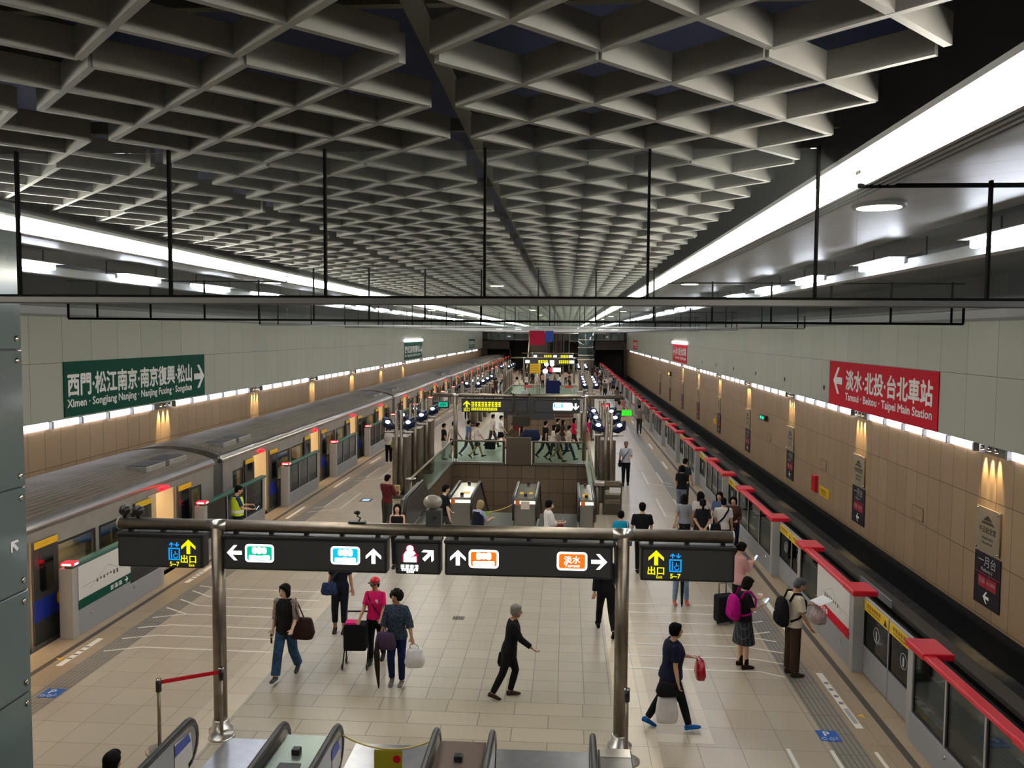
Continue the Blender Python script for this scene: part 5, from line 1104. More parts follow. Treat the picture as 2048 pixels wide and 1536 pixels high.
# -- woman in the open cardigan
FLOR = cloth('#34414f', .75, 42.); CARD = cloth('#8d7f78', .35, 30)
i = person('woman in black top and patterned cardigan with jeans, walking towards the escalators at left', -4.65, 13.27, 176, 1.60, dict(legR=(22, 6, 8), legL=(-12, 22, -30), armR=(-4, 9, 14, 0), armL=(6, 12, 50, 10), lean=2, yaw=-22),
           dict(skin=SKIN[2], hair=HAIRBR, top=cloth('#1d1a19'), low=JEAN, shoe=cloth('#4a4846')), top='short', bottom='wide', hair='bob', hem=-.08)
# cardigan: open shell on back and sleeves
def cardigan(i, m):
    mb = MB(); k = 1.0
    for s in (-1, 1):
        vs = []
        for z in (1.43, 1.36, 1.22, 1.05, .92):
            for a in range(7):
                an = math.radians(-90+s*0+(a/6)*125*(1)) if s > 0 else math.radians(-90-(a/6)*125)
                r1 = (.125 if z > 1.4 else .185 if z > 1.3 else .19 if z > 1.1 else .215); r2 = (.095 if z > 1.4 else .155 if z > 1.1 else .165)
                vs.append((r1*math.cos(an), r2*math.sin(an)+.002, z-.012))
        fs = [(q*7+j, q*7+j+1, (q+1)*7+j+1, (q+1)*7+j) for q in range(4) for j in range(6)]
        mb.add(vs, fs, m, True)
    return mb.build('cardigan', i['t'])
cardigan(i, CARD)
m = MB()
for nm, s in (('armR', 1), ('armL', -1)):
    J = figure(dict(legR=(22, 6, 8), legL=(-12, 22, -30), armR=(-4, 9, 14, 0), armL=(6, 12, 50, 10), lean=2, yaw=-22), top='short', bottom='wide', hair='bob', hem=-.08)[1][nm]
    m.ball(J[0], (.07, .068, .064), CARD, 14); m.tube([J[0], J[0].lerp(J[1], .5), J[1], J[1].lerp(J[2], .25)], [.066, .066, .062, .056], CARD, 12)
m.build('cardigan_sleeve', i['t'])
b_ = soft_bag('shoulder_bag', 'large dark brown shoulder bag under the arm of the woman in the cardigan', 'bag', tuple(L2W(i, -.30, .02, .92)), (.2, .08, .36), cloth('#33211b'), 176, None); strap(b_, [L2W(i, -.30, -.08, 1.08), L2W(i, -.21, -.07, 1.30), L2W(i, -.185, 0, 1.44), L2W(i, -.22, .08, 1.28), L2W(i, -.30, .1, 1.08)], cloth('#33211b'))
tag(MB().rbox(-.016, .016, -.008, .008, -.16, 0, BLACK, .004).build('umbrella_case'), 'short black folded umbrella in the right hand of the woman in the cardigan', 'umbrella').location = i['handR']+Vector((0, -.02, .02))
# -- navy tee, head behind the sign
i = person('person in navy tee and cropped trousers whose head is behind the long left sign', -4.35, 15.5, 185, 1.62, dict(legR=(16, 24, -12), legL=(10, 4, 4), armR=(-4, 10, 14, 0), armL=(0, 11, 10, 0)), dict(skin=SKIN[1], top=cloth('#141a28'), low=cloth('#15171f'), shoe=cloth('#3a2a26')), bottom='cropped', hair='short')
b_ = soft_bag('crossbody_bag', 'blue patterned crossbody bag at the hip of the person in navy tee', 'bag', tuple(L2W(i, .2, .1, .9)), (.15, .05, .24), cloth('#2c3a5c', .4, 30), 185); strap(b_, [L2W(i, .19, .1, 1.0), L2W(i, .08, .15, 1.2), L2W(i, -.06, .13, 1.38), L2W(i, -.12, .0, 1.455)], cloth('#2f3442'))
# -- pink polo with the walking cart
i = person('woman in bright pink polo shirt and red cap pushing a black shopping cart', -3.30, 14.0, 178, 1.52, dict(legR=(6, 8, 0), legL=(-10, 14, -16), armR=(20, 10, 26, 0), armL=(18, 8, 40, 10), lean=3), dict(skin=SKIN[1], top=cloth('#d81a66'), low=cloth('#141416'), shoe=cloth('#2a2a2a')), bottom='trousers', hair='short')
PK = i
m = MB(); m.ball((0, -.0, 0), (.098, .108, .085), RED, 18); m.tube([(-.08, .08, -.005), (0, .16, -.025), (.08, .08, -.005)], (.012, .05), mat('dark cap brim', '#2b1512', .6), 10); o = m.build('cap', i['t']); o.location = (figure.__defaults__ and Vector((0, 0, 0))) if False else (i['W'].inverted() @ i['head'])+Vector((0, -.012, .055))
m = MB(); m.tube([(.155, .03, 1.43), (.10, .135, 1.32), (-.02, .155, 1.14), (-.14, .13, .98)], (.02, .006), BLK, 8); m.build('strap', i['t'])
m = MB(); m.poly([(-.06+.03*math.cos(q*.5236), 1.28+.045*math.sin(q*.5236)) for q in range(12)], (0, .152, 0), XA, ZA, WHITE); m.build('badge', i['t'])
t = thing('shopping_cart', 'black folding shopping cart with a pink lid pushed by the woman in pink', 'cart', (-3.60, 13.82, 0), math.radians(4)); m = MB(); m.rbox(-.2, .2, -.16, .14, .32, .78, BLK, .04); m.build('bag', t); m = MB()
for s in (-1, 1): m.tube([(s*.2, .14, .08), (s*.2, .12, .6), (s*.19, .17, .92)], .012, BLACK, 8); m.tube([(s*.2, .12, .5), (s*.21, -.15, .06)], .012, BLACK, 8)
m.tube([(-.19, .17, .92), (.19, .17, .92)], .016, BLACK, 8); m.build('frame', t)
for a, c in ((-.2, .15), (.2, .15), (-.21, -.16), (.21, -.16)): m = MB(); m.cyl((a-.012, c, .06), (a+.012, c, .06), .058, RUBBER, 16); m.build('wheel', t)
m = MB(); m.rbox(-.17, .05, -.14, .06, .78, .82, cloth('#e0287a'), .015); m.build('lid', t)
# -- floral blouse
i = person('woman in dark floral blouse and blue jeans carrying an umbrella and a white plastic bag', -2.74, 13.13, 176, 1.57, dict(legR=(12, 26, -22), legL=(4, 4, 4), armR=(0, 13, 26, 0), armL=(6, 18, 20, 0), lean=3, yaw=-18), dict(skin=SKIN[1], hair=HAIRBR, top=FLOR, low=cloth('#15204a'), shoe=cloth('#77736c')), top='half', bottom='trousers', hair='curly', hem=-.06, loose=1.25)
FL = i
hp = i['handR']; t = thing('umbrella', 'long brown folded umbrella held like a cane by the woman in floral blouse', 'umbrella', (hp.x-.02, hp.y-.08, 0)); m = MB(); L = hp.z; m.tube([(.02, .06, .0), (.015, .05, .1), (.005, .02, L*.5), (0, 0, L*.8), (0, 0, L)], [.008, .022, .045, .05, .02], cloth('#2d2119', .3, 20), 10); m.build('canopy', t)
m = MB(); m.tube([(0, 0, L-.03), (0, .02, L+.06), (0, .07, L+.09), (0, .11, L+.05)], .013, mat('umbrella handle', '#3a2a20', .4), 8); m.build('handle', t)
hp = i['handL']; soft_bag('plastic_bag', 'full white plastic bag hanging from the hand of the woman in floral blouse', 'bag', (hp.x+.04, hp.y-.02, hp.z-.24), (.14, .1, .3), PLASTIC, 10, (hp.x, hp.y, hp.z), PLASTIC, sag=.2)
b_ = soft_bag('shoulder_bag', 'soft purple bag at the hip of the woman in floral blouse', 'bag', tuple(L2W(i, .16, .17, .86)), (.16, .06, .28), cloth('#4a3b52'), 176); strap(b_, [L2W(i, .15, .16, .98), L2W(i, .17, .16, 1.2), L2W(i, .16, .02, 1.45)], cloth('#4a3b52'))
# -- elderly woman in black
i = person('elderly grey-haired woman in black walking right across the grey tiles', -.87, 12.82, -88, 1.53, dict(legR=(-16, 10, -18), legL=(16, 30, 4), armR=(30, 6, 24, 0), armL=(-14, 8, 8, 0), lean=9, nod=4), dict(skin=SKIN[1], hair=HAIRG, top=cloth('#171316'), low=cloth('#131316'), shoe=cloth('#3a2b23', .4)), top='long', bottom='trousers', hair='short', hem=-.14, loose=1.15)
hp = i['handL']; soft_bag('handbag', 'black handbag behind the elderly grey-haired woman', 'bag', (hp.x-.04, hp.y+.02, hp.z-.16), (.12, .05, .24), BLK, 0, (hp.x, hp.y, hp.z+.02))
# -- dark jacket person behind the right post
person('person in black jacket and black trousers partly hidden behind the right gantry post', .80, 15.75, 8, 1.68, dict(WALK2, lean=2), dict(top=cloth('#121317'), low=cloth('#0f1013'), shoe=cloth('#141414')), sex='m', top='long', hem=-.12, loose=1.2)
# -- woman with blue sneakers
i = person('stout woman in navy tee and blue sneakers walking right in the foreground', 1.57, 11.98, -84, 1.60, dict(legR=(24, 8, 8), legL=(-18, 14, -24), armR=(-4, 10, 12, 0), armL=(22, 8, 60, 10), lean=5), dict(skin=SKIN[0], hair=HAIRB, top=cloth('#161b30'), low=cloth('#131419'), shoe=cloth('#1460a8')), wide=1.28, top='short', bottom='trousers', hair='short', hem=-.04, loose=1.15)
STW = i
hp = i['handL']; soft_bag('handbag', 'shiny red handbag in front of the stout woman in navy', 'bag', (hp.x+.04, hp.y-.02, hp.z-.17), (.07, .15, .26), mat('red patent leather', '#b3121f', .25), 0, (hp.x, hp.y, hp.z+.02))
hp = i['handR']; soft_bag('handbag', 'black handbag at the back of the stout woman in navy', 'bag', (hp.x-.14, hp.y+.03, hp.z-.02), (.17, .07, .2), BLK, 6, None)
soft_bag('plastic_bag', 'large white plastic carrier bag swinging behind the stout woman in navy', 'bag', (hp.x-.16, hp.y+.05, hp.z-.33), (.15, .07, .40), PLASTIC, 6, (hp.x-.05, hp.y, hp.z), PLASTIC)
# -- girl with the magenta backpack
PLAID = bpy.data.materials.new('plaid skirt'); PLAID.use_nodes = True; nt = PLAID.node_tree; tc = nt.nodes.new('ShaderNodeTexCoord'); mp = nt.nodes.new('ShaderNodeMapping'); mp.inputs['Rotation'].default_value = (.3, .5, .8)
br = nt.nodes.new('ShaderNodeTexBrick'); br.offset = 0; br.inputs['Scale'].default_value = 1; br.inputs['Brick Width'].default_value = .07; br.inputs['Row Height'].default_value = .07; br.inputs['Mortar Size'].default_value = .004
for k_, h_ in (('Color1', '#15161b'), ('Color2', '#1b1c22'), ('Mortar', '#55555b')): br.inputs[k_].default_value = C(h_)
nt.links.new(tc.outputs['Object'], mp.inputs[0]); nt.links.new(mp.outputs[0], br.inputs['Vector']); nt.links.new(br.outputs['Color'], nt.nodes['Principled BSDF'].inputs['Base Color']); nt.nodes['Principled BSDF'].inputs['Roughness'].default_value = .8
i = person('girl in black top and plaid skirt looking at her phone in the right-hand queue', 3.13, 14.36, -72, 1.60, dict(armR=(18, 5, 88, 22), armL=(30, 4, 85, 20), nod=26, stance=.1), dict(skin=SKIN[2], hair=HAIRBR, top=cloth('#17151a'), low=PLAID, shoe=cloth('#2c1a1a')), bottom='skirt', hair='bob', top='short')
def backpack(i, label, m, size=(.16, .09, .23), z=1.16, lean=0):
    t = thing('backpack', label, 'backpack', i['t'].location, i['t'].rotation_euler.z); t.scale = i['t'].scale; a, b2, h = size; mb = MB(); yb = -.13-b2
    R = [(-1, .75, .6), (-.85, .95, .95), (-.3, 1, 1.1), (.4, .95, .95), (.8, .75, .7), (1, .4, .3)]; n = 18; vs = []
    for q, k1, k2 in R:
        for j in range(n): w_ = 2*math.pi*j/n; cs, sn = math.cos(w_), math.sin(w_); vs.append((a*k1*math.copysign(abs(cs)**.6, cs), yb+b2*k2*math.copysign(abs(sn)**.6, sn)-lean*0, z+q*h))
    mb.add(vs, [(p*n+j, p*n+(j+1) % n, (p+1)*n+(j+1) % n, (p+1)*n+j) for p in range(len(R)-1) for j in range(n)]+[tuple(range(n))[::-1], tuple((len(R)-1)*n+j for j in range(n))], m, True); mb.build('pack', t)
    for s in (-1, 1): mb = MB(); mb.tube([(s*.10, -.13, z+h*.75), (s*.115, -.06, 1.462), (s*.125, .05, 1.455), (s*.135, .155, 1.32), (s*.165, .13, 1.16), (s*.18, .0, 1.05), (s*.13, -.13, z-h*.6)], (.024, .009), m, 8); mb.build('strap', t)
    mb = MB(); mb.rbox(-a*.7, a*.7, yb-b2*1.2, yb-b2*.8, z-h*.75, z-.02, m, .03); mb.build('pocket', t); return t
backpack(i, 'bright magenta backpack worn by the girl in plaid skirt', cloth('#b00a7c'))
def phone(i, label, hand='handR', lit=True, d=.05, up=.03):
    hp = (i['handR']+i['handL'])/2 if hand == 'both' else i[hand]; a = i['t'].rotation_euler.z; f = Vector((-math.sin(a), math.cos(a), 0)); t = thing('phone', label, 'phone', hp+f*d+Vector((0, 0, up)), a); m = MB(); m.rbox(-.036, .036, -.005, .005, -.07, .07, BLACK, .004); o = m.build('body', t); o.rotation_euler = (math.radians(-40), 0, 0)
    m = MB(); m.box(-.032, .032, -.0065, -.0055, -.064, .064, emis('phone screen', '#cfe0ff', 1.3)); o2 = m.build('screen', o); return t
phone(i, 'dark phone in the hand of the girl in plaid skirt')
m = MB(); m.cyl((-.1, .0, .09), (-.1, .0, .2), .05, cloth('#141414'), 14); m.cyl((.1, .0, .09), (.1, 0, .2), .05, cloth('#141414'), 14); m.build('sock', i['t'])
# -- man reading
i = person('grey-haired man in cream shirt and brown trousers reading a paper beside the red barrier', 3.9, 14.1, -76, 1.68, dict(armR=(8, 6, 22, 0), armL=(26, 4, 70, 12), nod=26, lean=4, stance=.1), dict(skin=SKIN[1], hair=mat('steel grey hair', '#3f4347', .6, noise=.3, nscale=30), top=cloth('#d2c8b2'), low=cloth('#3a2c21'), shoe=cloth('#3b3026')), sex='m', bottom='wide', hem=-.03, loose=1.1)
backpack(i, 'black backpack worn by the man in cream shirt', BLK, (.15, .09, .25), 1.14)
hp = i['handL']; a = i['t'].rotation_euler.z; f = Vector((-math.sin(a), math.cos(a), 0)); t = thing('paper_sheet', 'white sheet of paper read by the man in cream shirt', 'paper', hp+f*.12+Vector((0, 0, .05)), a); m = MB(); m.add([(-.16, -.12, -.03), (.16, -.12, -.03), (.16, .13, .05), (-.16, .13, .05), (-.16, -.12, -.026), (.16, -.12, -.026), (.16, .13, .054), (-.16, .13, .054)], [(0, 1, 2, 3), (7, 6, 5, 4), (0, 4, 5, 1), (1, 5, 6, 2), (2, 6, 7, 3), (3, 7, 4, 0)], WHITE); m.build('sheet', t)
soft_bag('plastic_bag', 'crumpled pinkish plastic bag hanging under the paper of the man in cream shirt', 'bag', (hp.x+.06, hp.y+.0, hp.z-.2), (.13, .1, .26), mat('pinkish plastic', '#b9a3a3', .4, noise=.25, nscale=14), -70, (hp.x, hp.y, hp.z), MATS['pinkish plastic'])
# -- pink blouse with phone
i = person('woman in pale pink blouse with ponytail looking at her phone beside the right sign', 3.52, 16.7, -62, 1.62, dict(PHONE, armR=(24, 4, 100, 25), armL=(20, 5, 95, 25)), dict(skin=SKIN[2], hair=HAIRBR, top=cloth('#cf9d98'), low=cloth('#2a2226'), shoe=cloth('#1d1b1b')), top='long', hair='tail', hem=-.08)
phone(i, 'glowing phone held by the woman in pale pink blouse', 'handR')
m = MB(); m.tube([(-.15, -.02, 1.44), (-.17, .08, 1.25), (-.2, .06, .95)], (.03, .008), cloth('#b5715f'), 8); m.build('scarf', i['t'])
t = thing('suitcase', 'black suitcase standing behind the woman in pale pink blouse', 'suitcase', (3.22, 16.55, 0), math.radians(20)); m = MB(); m.rbox(-.2, .2, -.13, .13, .05, .6, BLK, .05); m.build('shell', t); m = MB(); m.tube([(-.08, .1, .58), (-.08, .1, .8), (.08, .1, .8), (.08, .1, .58)], .012, STEELD, 8); m.build('handle', t)
for a_ in (-.15, .15): m = MB(); m.cyl((a_-.015, 0, .035), (a_+.015, 0, .035), .035, RUBBER, 12); m.build('wheel', t)
# -- jeans behind the right sign
i = person('person in pale blue jeans and pink shoes whose upper body is behind the right sign', 2.5, 17.7, 182, 1.60, dict(stance=.14, armR=(12, 4, 40, 20), armL=(12, 4, 40, 20)), dict(top=cloth('#26262a'), low=cloth('#7d95b0', .15, 14), shoe=cloth('#c06a58')), bottom='trousers', hair='long')
t = thing('umbrella', 'black folded umbrella between the legs in pale blue jeans', 'umbrella', (2.5, 17.5, 0)); m = MB(); m.tube([(0, 0, 0), (0, 0, .08), (0, 0, .6), (0, 0, .75)], [.008, .025, .042, .015], BLK, 10); m.build('canopy', t); m = MB(); m.tube([(0, 0, .74), (0, 0, .86)], .014, WHITE, 8); m.build('handle', t)
# -- people beyond the nearest gantry
i = person('man in black shirt seen from behind holding up a phone right of the well', 1.86, 19.95, 0, 1.72, dict(armR=(20, 12, 40, 10), armL=(4, 10, 20, 0)), dict(top=cloth('#141519'), low=cloth('#15161a')), sex='m', loose=1.15)
i = person('woman in turquoise tee seen from behind left of the man in black shirt', 1.33, 19.74, 4, 1.56, dict(armR=(6, 8, 20, 0)), dict(top=cloth('#1590b4'), low=cloth('#1a1d26')), hair='short'); b_ = soft_bag('shoulder_bag', 'white strapped bag at the side of the woman in turquoise tee', 'bag', tuple(L2W(i, .24, .0, .92)), (.05, .12, .24), cloth('#3a4a70'), 0); strap(b_, [L2W(i, .23, -.05, 1.02), L2W(i, .165, -.09, 1.36), L2W(i, .15, 0, 1.46)], WHITE)
G = 'group waiting by the third barrier'
i = person('girl in black tee and shorts with hands clasped behind her in the waiting group', 3.52, 21.25, -6, 1.58, dict(armR=(-12, 10, 46, 118), armL=(-12, 10, 46, 118), stance=.11), dict(skin=SKIN[0], hair=HAIRBR, top=cloth('#1c1d22'), low=cloth('#141417')), bottom='shorts', hair='tail')
person('girl in grey tee and dark skirt at the left of the waiting group', 3.12, 21.75, -10, 1.60, dict(armL=(-20, 10, 10, 0), nod=8), dict(hair=HAIRBR, top=cloth('#8f9096'), low=cloth('#191920')), bottom='shorts', hair='long')
soft_bag('paper_bag', 'small white and green bag at the left of the waiting group', 'bag', (3.02, 21.75, .78), (.09, .06, .2), mat('green white bag', '#a9b48a', .6, noise=.5, nscale=9), 0, (3.04, 21.78, .96))
person('girl in white tee with long brown hair in the middle of the waiting group', 3.6, 22.15, -20, 1.60, dict(nod=4), dict(hair=HAIRBR, top=cloth('#cfcbc6'), low=cloth('#191920')), bottom='shorts', hair='long')
person('girl in denim blue shirt with a strap at the back of the waiting group', 4.12, 22.2, 150, 1.60, dict(armR=(20, 6, 60, 20)), dict(hair=HAIRBR, top=cloth('#4a5f80'), low=cloth('#20253a')), bottom='shorts', hair='long')
person('girl with dark hair in brown jacket beside the boy in white shirt', 4.4, 21.75, 160, 1.57, dict(armR=(20, 6, 70, 20), armL=(10, 8, 70, 20)), dict(hair=HAIRB, top=cloth('#4a3028'), low=cloth('#20253a')), top='long', hair='bob')
i = person('boy in white shirt with black crossbody bag seen from behind in the waiting group', 4.05, 21.3, -4, 1.62, dict(armL=(14, 6, 50, 20)), dict(top=cloth('#d9d4cf'), low=cloth('#1a1614')), sex='m', loose=1.15, hem=-.04)
b_ = soft_bag('crossbody_bag', 'black crossbody bag on the hip of the boy in white shirt', 'bag', tuple(L2W(i, -.2, -.1, .88)), (.13, .06, .26), BLK, 0); strap(b_, [L2W(i, -.18, -.12, 1.0), L2W(i, 0, -.15, 1.2), L2W(i, .12, -.11, 1.40), L2W(i, .14, 0, 1.46)], BLK)
i = person('woman in black tee with a pale face mask standing beyond the waiting group', 3.72, 26.6, -25, 1.60, dict(armL=(10, 8, 20, 0), armR=(16, 6, 70, 20), nod=10), dict(hair=HAIRB, top=cloth('#121215'), low=cloth('#6a7180')), hair='bob', bottom='trousers')
person('taller dark-haired person directly behind the woman with the face mask', 3.95, 27.6, -40, 1.68, dict(nod=16), dict(hair=HAIRB, top=cloth('#2a3036'), low=cloth('#30343c')), sex='m', top='short')
i = person('man in white shirt with diagonal bag strap walking towards the viewer on the right platform', 2.29, 31.66, 178, 1.70, dict(legR=(8, 6, 4), legL=(-6, 10, -10), armR=(0, 9, 12, 0), armL=(14, 8, 80, 20)), dict(skin=SKIN[1], hair=HAIRG, top=cloth('#c5c6d2'), low=cloth('#16161b')), sex='m', loose=1.1)
m = MB(); m.tube([(-.14, .03, 1.44), (-.06, .145, 1.3), (.08, .15, 1.12), (.18, .10, .95)], (.022, .006), BLK, 8); m.build('strap', i['t']); soft_bag('crossbody_bag', 'black bag at the hip of the man in white shirt on the right platform', 'bag', tuple(L2W(i, .23, .05, .86)), (.05, .11, .26), BLK, 0)
i = person('woman in white tee and black trousers with a yellow-green bag standing by the train doors', -7.85, 35.9, 178, 1.60, dict(armR=(10, 6, 80, 20), armL=(4, 12, 10, 0), nod=10), dict(hair=HAIRB, top=cloth('#d5d0ca'), low=cloth('#15151a'), shoe=cloth('#c9c2b8')), hair='bob')
soft_bag('tote_bag', 'yellow-green bag on the arm of the woman in white tee by the train', 'bag', tuple(L2W(i, -.25, .05, .9)), (.12, .06, .28), cloth('#93a21c'), 178, None)
i = person('station attendant in high-visibility yellow vest and blue shirt by the train', -8.72, 21.2, -58, 1.70, dict(armR=(20, 6, 60, 20), armL=(24, 6, 70, 20), nod=14), dict(top=cloth('#27406b'), low=cloth('#1b1e26')), sex='m')
VEST = mat('lime vest', '#c6e01e', .6, emit='#c6e01e', es=0.); m = MB(); n = 20; vs = [(1*(.215 if z < 1.35 else .17)*math.cos(6.2832*j/n), .158*math.sin(6.2832*j/n)*(1 if z < 1.35 else .8), z) for z in (.93, 1.12, 1.3, 1.425) for j in range(n)]; m.add(vs, [(q*n+j, q*n+(j+1) % n, (q+1)*n+(j+1) % n, (q+1)*n+j) for q in range(3) for j in range(n)], VEST, True); vs = [(.218*math.cos(6.2832*j/n), .161*math.sin(6.2832*j/n), z) for z in (1.0, 1.08) for j in range(n)]; m.add(vs, [(j, (j+1) % n, n+(j+1) % n, n+j) for j in range(n)], WHITE, True); m.build('vest', i['t'])
phone(i, 'glowing tablet held by the station attendant', 'handR', d=.1)
i = person('young man in maroon plaid shirt standing at the left edge of the well', -5.15, 23.3, -30, 1.70, dict(armR=(22, 8, 80, 20), armL=(22, 8, 90, 20), nod=12), dict(hair=HAIRB, top=cloth('#5a1f24', .4, 25), low=cloth('#3c3a30')), sex='m', top='long', loose=1.15)
tag(MB().rbox(-.09, .09, -.05, .05, -.15, .15, cloth('#b59a72'), .03).build('paper_parcel'), 'tan paper parcel held by the young man in maroon plaid', 'parcel').location = (i['handR']+i['handL'])/2+Vector((.03, -.06, .0))
person('long-haired woman in black top facing the viewer in front of the man in maroon', -4.13, 19.85, 180, 1.58, dict(armR=(6, 8, 30, 10), armL=(6, 8, 30, 10), nod=-8), dict(skin=SKIN[2], hair=HAIRBR, top=cloth('#121214'), low=cloth('#1a1a1e')), hair='long', top='tank')
person('man in black tee stepping onto the left escalator of the well', -3.28, 21.9, -60, 1.72, dict(WALK, armR=(-2, 14, 10, 0), nod=4), dict(skin=SKIN[2], top=cloth('#151515'), low=cloth('#3a3a3c')), sex='m')
i = person('blond woman in navy waistcoat and pale blue sleeves leaning at the well escalator', -2.22, 20.5, -40, 1.58, dict(armR=(30, 8, 70, 20), armL=(26, 8, 70, 20), nod=22, lean=6), dict(hair=HAIRBL, top=cloth('#98a3c4'), low=cloth('#1c2130')), hair='bob')
m = MB(); n = 20; vs = [((.19 if z < 1.35 else .15)*math.cos(6.2832*j/n), .146*math.sin(6.2832*j/n)*(1 if z < 1.35 else .8)+(z-.9)*.1, z-.005) for z in (.93, 1.12, 1.3, 1.42) for j in range(n)]; m.add(vs, [(q*n+j, q*n+(j+1) % n, (q+1)*n+(j+1) % n, (q+1)*n+j) for q in range(3) for j in range(n)], cloth('#161a26'), True); m.build('waistcoat', i['t'])
i = person('person in loose white shirt and face mask at the right escalator of the well', -.42, 20.5, -70, 1.62, dict(armR=(16, 6, 75, 10), armL=(16, 6, 75, 20)), dict(hair=HAIRB, top=cloth('#d8d5cf'), low=cloth('#221c1e')), top='half', loose=1.3)
soft_bag('handbag', 'red and black bag held in front of the person with face mask', 'bag', tuple(L2W(i, .02, .3, .95)), (.14, .09, .26), mat('red black bag', '#7a1420', .5, noise=.9, nscale=7), -70)
m = MB(); m.ball((0, 0, 0), (.05, .03, .045), mat('pale mask', '#d5e0dd', .7), 12); o = m.build('mask', i['t']); o.location = (i['W'].inverted() @ i['head'])+Vector((0, .085, -.055))
person('dark-haired rider on the left escalator whose head shows at the bottom left', -4.44, 7.62, 0, 1.64, {}, dict(top=cloth('#23252c')), sex='m')
# -- crowd behind the second gantry (same few builds, own clothes)
KIT = [dict(pose=WALK, sex='m'), dict(pose=WALK2, sex='f', hair='long'), dict(pose={}, sex='m'), dict(pose=dict(PHONE), sex='f', hair='bob'), dict(pose=WALK2, sex='m', bottom='shorts'), dict(pose=WALK, sex='f', hair='tail', bottom='shorts'), dict(pose={}, sex='f', hair='long', bottom='skirt')]
def crowd(label, x, y, face, kit, top, low, h=1.66, grp=None, z=0., hair=None):
    k = dict(KIT[kit]); pose = k.pop('pose'); c = dict(top=cloth(top), low=cloth(low), z=z)
    if hair: c['hair'] = hair
    return person(label, x, y, face, h, pose, c, grp, fine=False, **k)
crowd('person in black tee at the left end of the crowd behind the well', -5.6, 37.3, -70, 2, '#18181b', '#c2beb8'); crowd('young man in off-white vest and black shorts left of the second gantry left post', -5.25, 37.9, -30, 4, '#c9c2b6', '#17171a', 1.72)
crowd('man in steel-blue shirt just right of the second gantry left post', -4.62, 38.5, -60, 0, '#5b6f92', '#5a5750', 1.72); crowd('man in white tee and dark shorts beside the man in steel-blue shirt', -4.15, 38.0, -70, 4, '#dcd6d0', '#3d3b36', 1.66)
crowd('man in white shirt farther back among the crowd behind the well', -3.75, 41.5, -60, 0, '#d2cdc6', '#4a4846', 1.72); i = crowd('man in white shirt and black shorts pulling a black case behind the well', -3.3, 41.0, -90, 4, '#e2ddd8', '#141416', 1.72)
t = thing('suitcase', 'black wheeled case pulled behind the man in white shirt and black shorts', 'suitcase', (-3.75, 40.6, 0), math.radians(-20)); m = MB(); m.rbox(-.28, .22, -.13, .13, .05, .55, BLK, .04); m.build('shell', t); m = MB(); m.tube([(.15, 0, .54), (.33, 0, .85)], .015, STEELD, 6); m.build('handle', t)
crowd('bent person in dark red jacket behind the well, left of the hanging monitor', -2.55, 41.8, 30, 0, '#7a1c1e', '#5a4a40', 1.66); i = crowd('person in black sleeveless top with a big blue bag behind the well', -2.3, 41.0, -80, 5, '#161617', '#4f4c42', 1.66); soft_bag('duffel_bag', 'big navy duffel bag slung by the person in black sleeveless top', 'bag', (-1.75, 40.8, .75), (.42, .18, .55), cloth('#1d2340'), 10)
crowd('man in black tee and black trousers right of the steel panel behind the well', -1.0, 38.4, -60, 0, '#141416', '#121214', 1.74); crowd('girl in white shirt with long hair crossing behind the well', -.6, 37.9, -95, 1, '#d6d2cc', '#3a3535', 1.62)
crowd('person in dark shirt partly behind the girl in white shirt', -.45, 40.5, -100, 0, '#2c2624', '#2b2826', 1.66); crowd('woman in dark brown top walking right behind the girl in white shirt', -.2, 40.2, -90, 1, '#332723', '#57483f', 1.62)
crowd('woman in red-pink top walking right behind the well', .35, 41.0, -90, 1, '#c51d4a', '#3a2022', 1.64, hair=HAIRB); crowd('woman in magenta top and beige skirt walking right beside the totem behind the well', 1.05, 41.6, -90, 6, '#c21466', '#a58873', 1.62)
crowd('young man in cream shirt and jeans walking behind the right half of the far railing', .1, 37.7, -75, 0, '#cfc4b4', '#35475c', 1.62); crowd('girl in pale shorts walking beside the cream-shirted young man behind the far railing', -.4, 37.1, -85, 5, '#7a706a', '#8a7a68', 1.55)
crowd('running figure in dark suit half hidden by the right light columns', 1.8, 35.1, -20, 0, '#22252e', '#14161c', 1.70)
crowd('pair member in black by the far train doors, left one', -6.6, 66, 178, 0, '#241f1d', '#1b1a1c', 1.72); crowd('pair member in brown by the far train doors, right one', -6.0, 66.5, 178, 2, '#3a2c25', '#201d1d', 1.7)
crowd('man in sky-blue shirt and dark trousers on the far left platform', -3.8, 56, 170, 2, '#4a76a8', '#171a22', 1.74); crowd('dark figure near the left light columns in the middle distance', -6.7, 55, 0, 2, '#231d1c', '#191717', 1.66)
crowd('person in salmon tee by the right barriers in the middle distance', 3.7, 55, -10, 3, '#c07c76', '#5c5550', 1.68); crowd('person in pale top walking just ahead of the one in salmon tee', 3.3, 52, 10, 5, '#bdb4ac', '#6d625c', 1.62); crowd('person in grey top nearest the right barriers beyond the clock display', 4.25, 48.5, -20, 2, '#77716a', '#2b2a2c', 1.66)
rr = random.Random(21); pal = ['#2b2727', '#c8c2ba', '#3b4a63', '#8b8078', '#151517', '#b98f86', '#5d5a55', '#d4d0ca', '#40332e', '#6d7f98']; cname = {'#2b2727': 'charcoal', '#c8c2ba': 'off-white', '#3b4a63': 'slate blue', '#8b8078': 'taupe', '#151517': 'black', '#b98f86': 'dusty pink', '#5d5a55': 'grey', '#d4d0ca': 'white', '#40332e': 'dark brown', '#6d7f98': 'pale blue'}
n_by = {}; PT = []
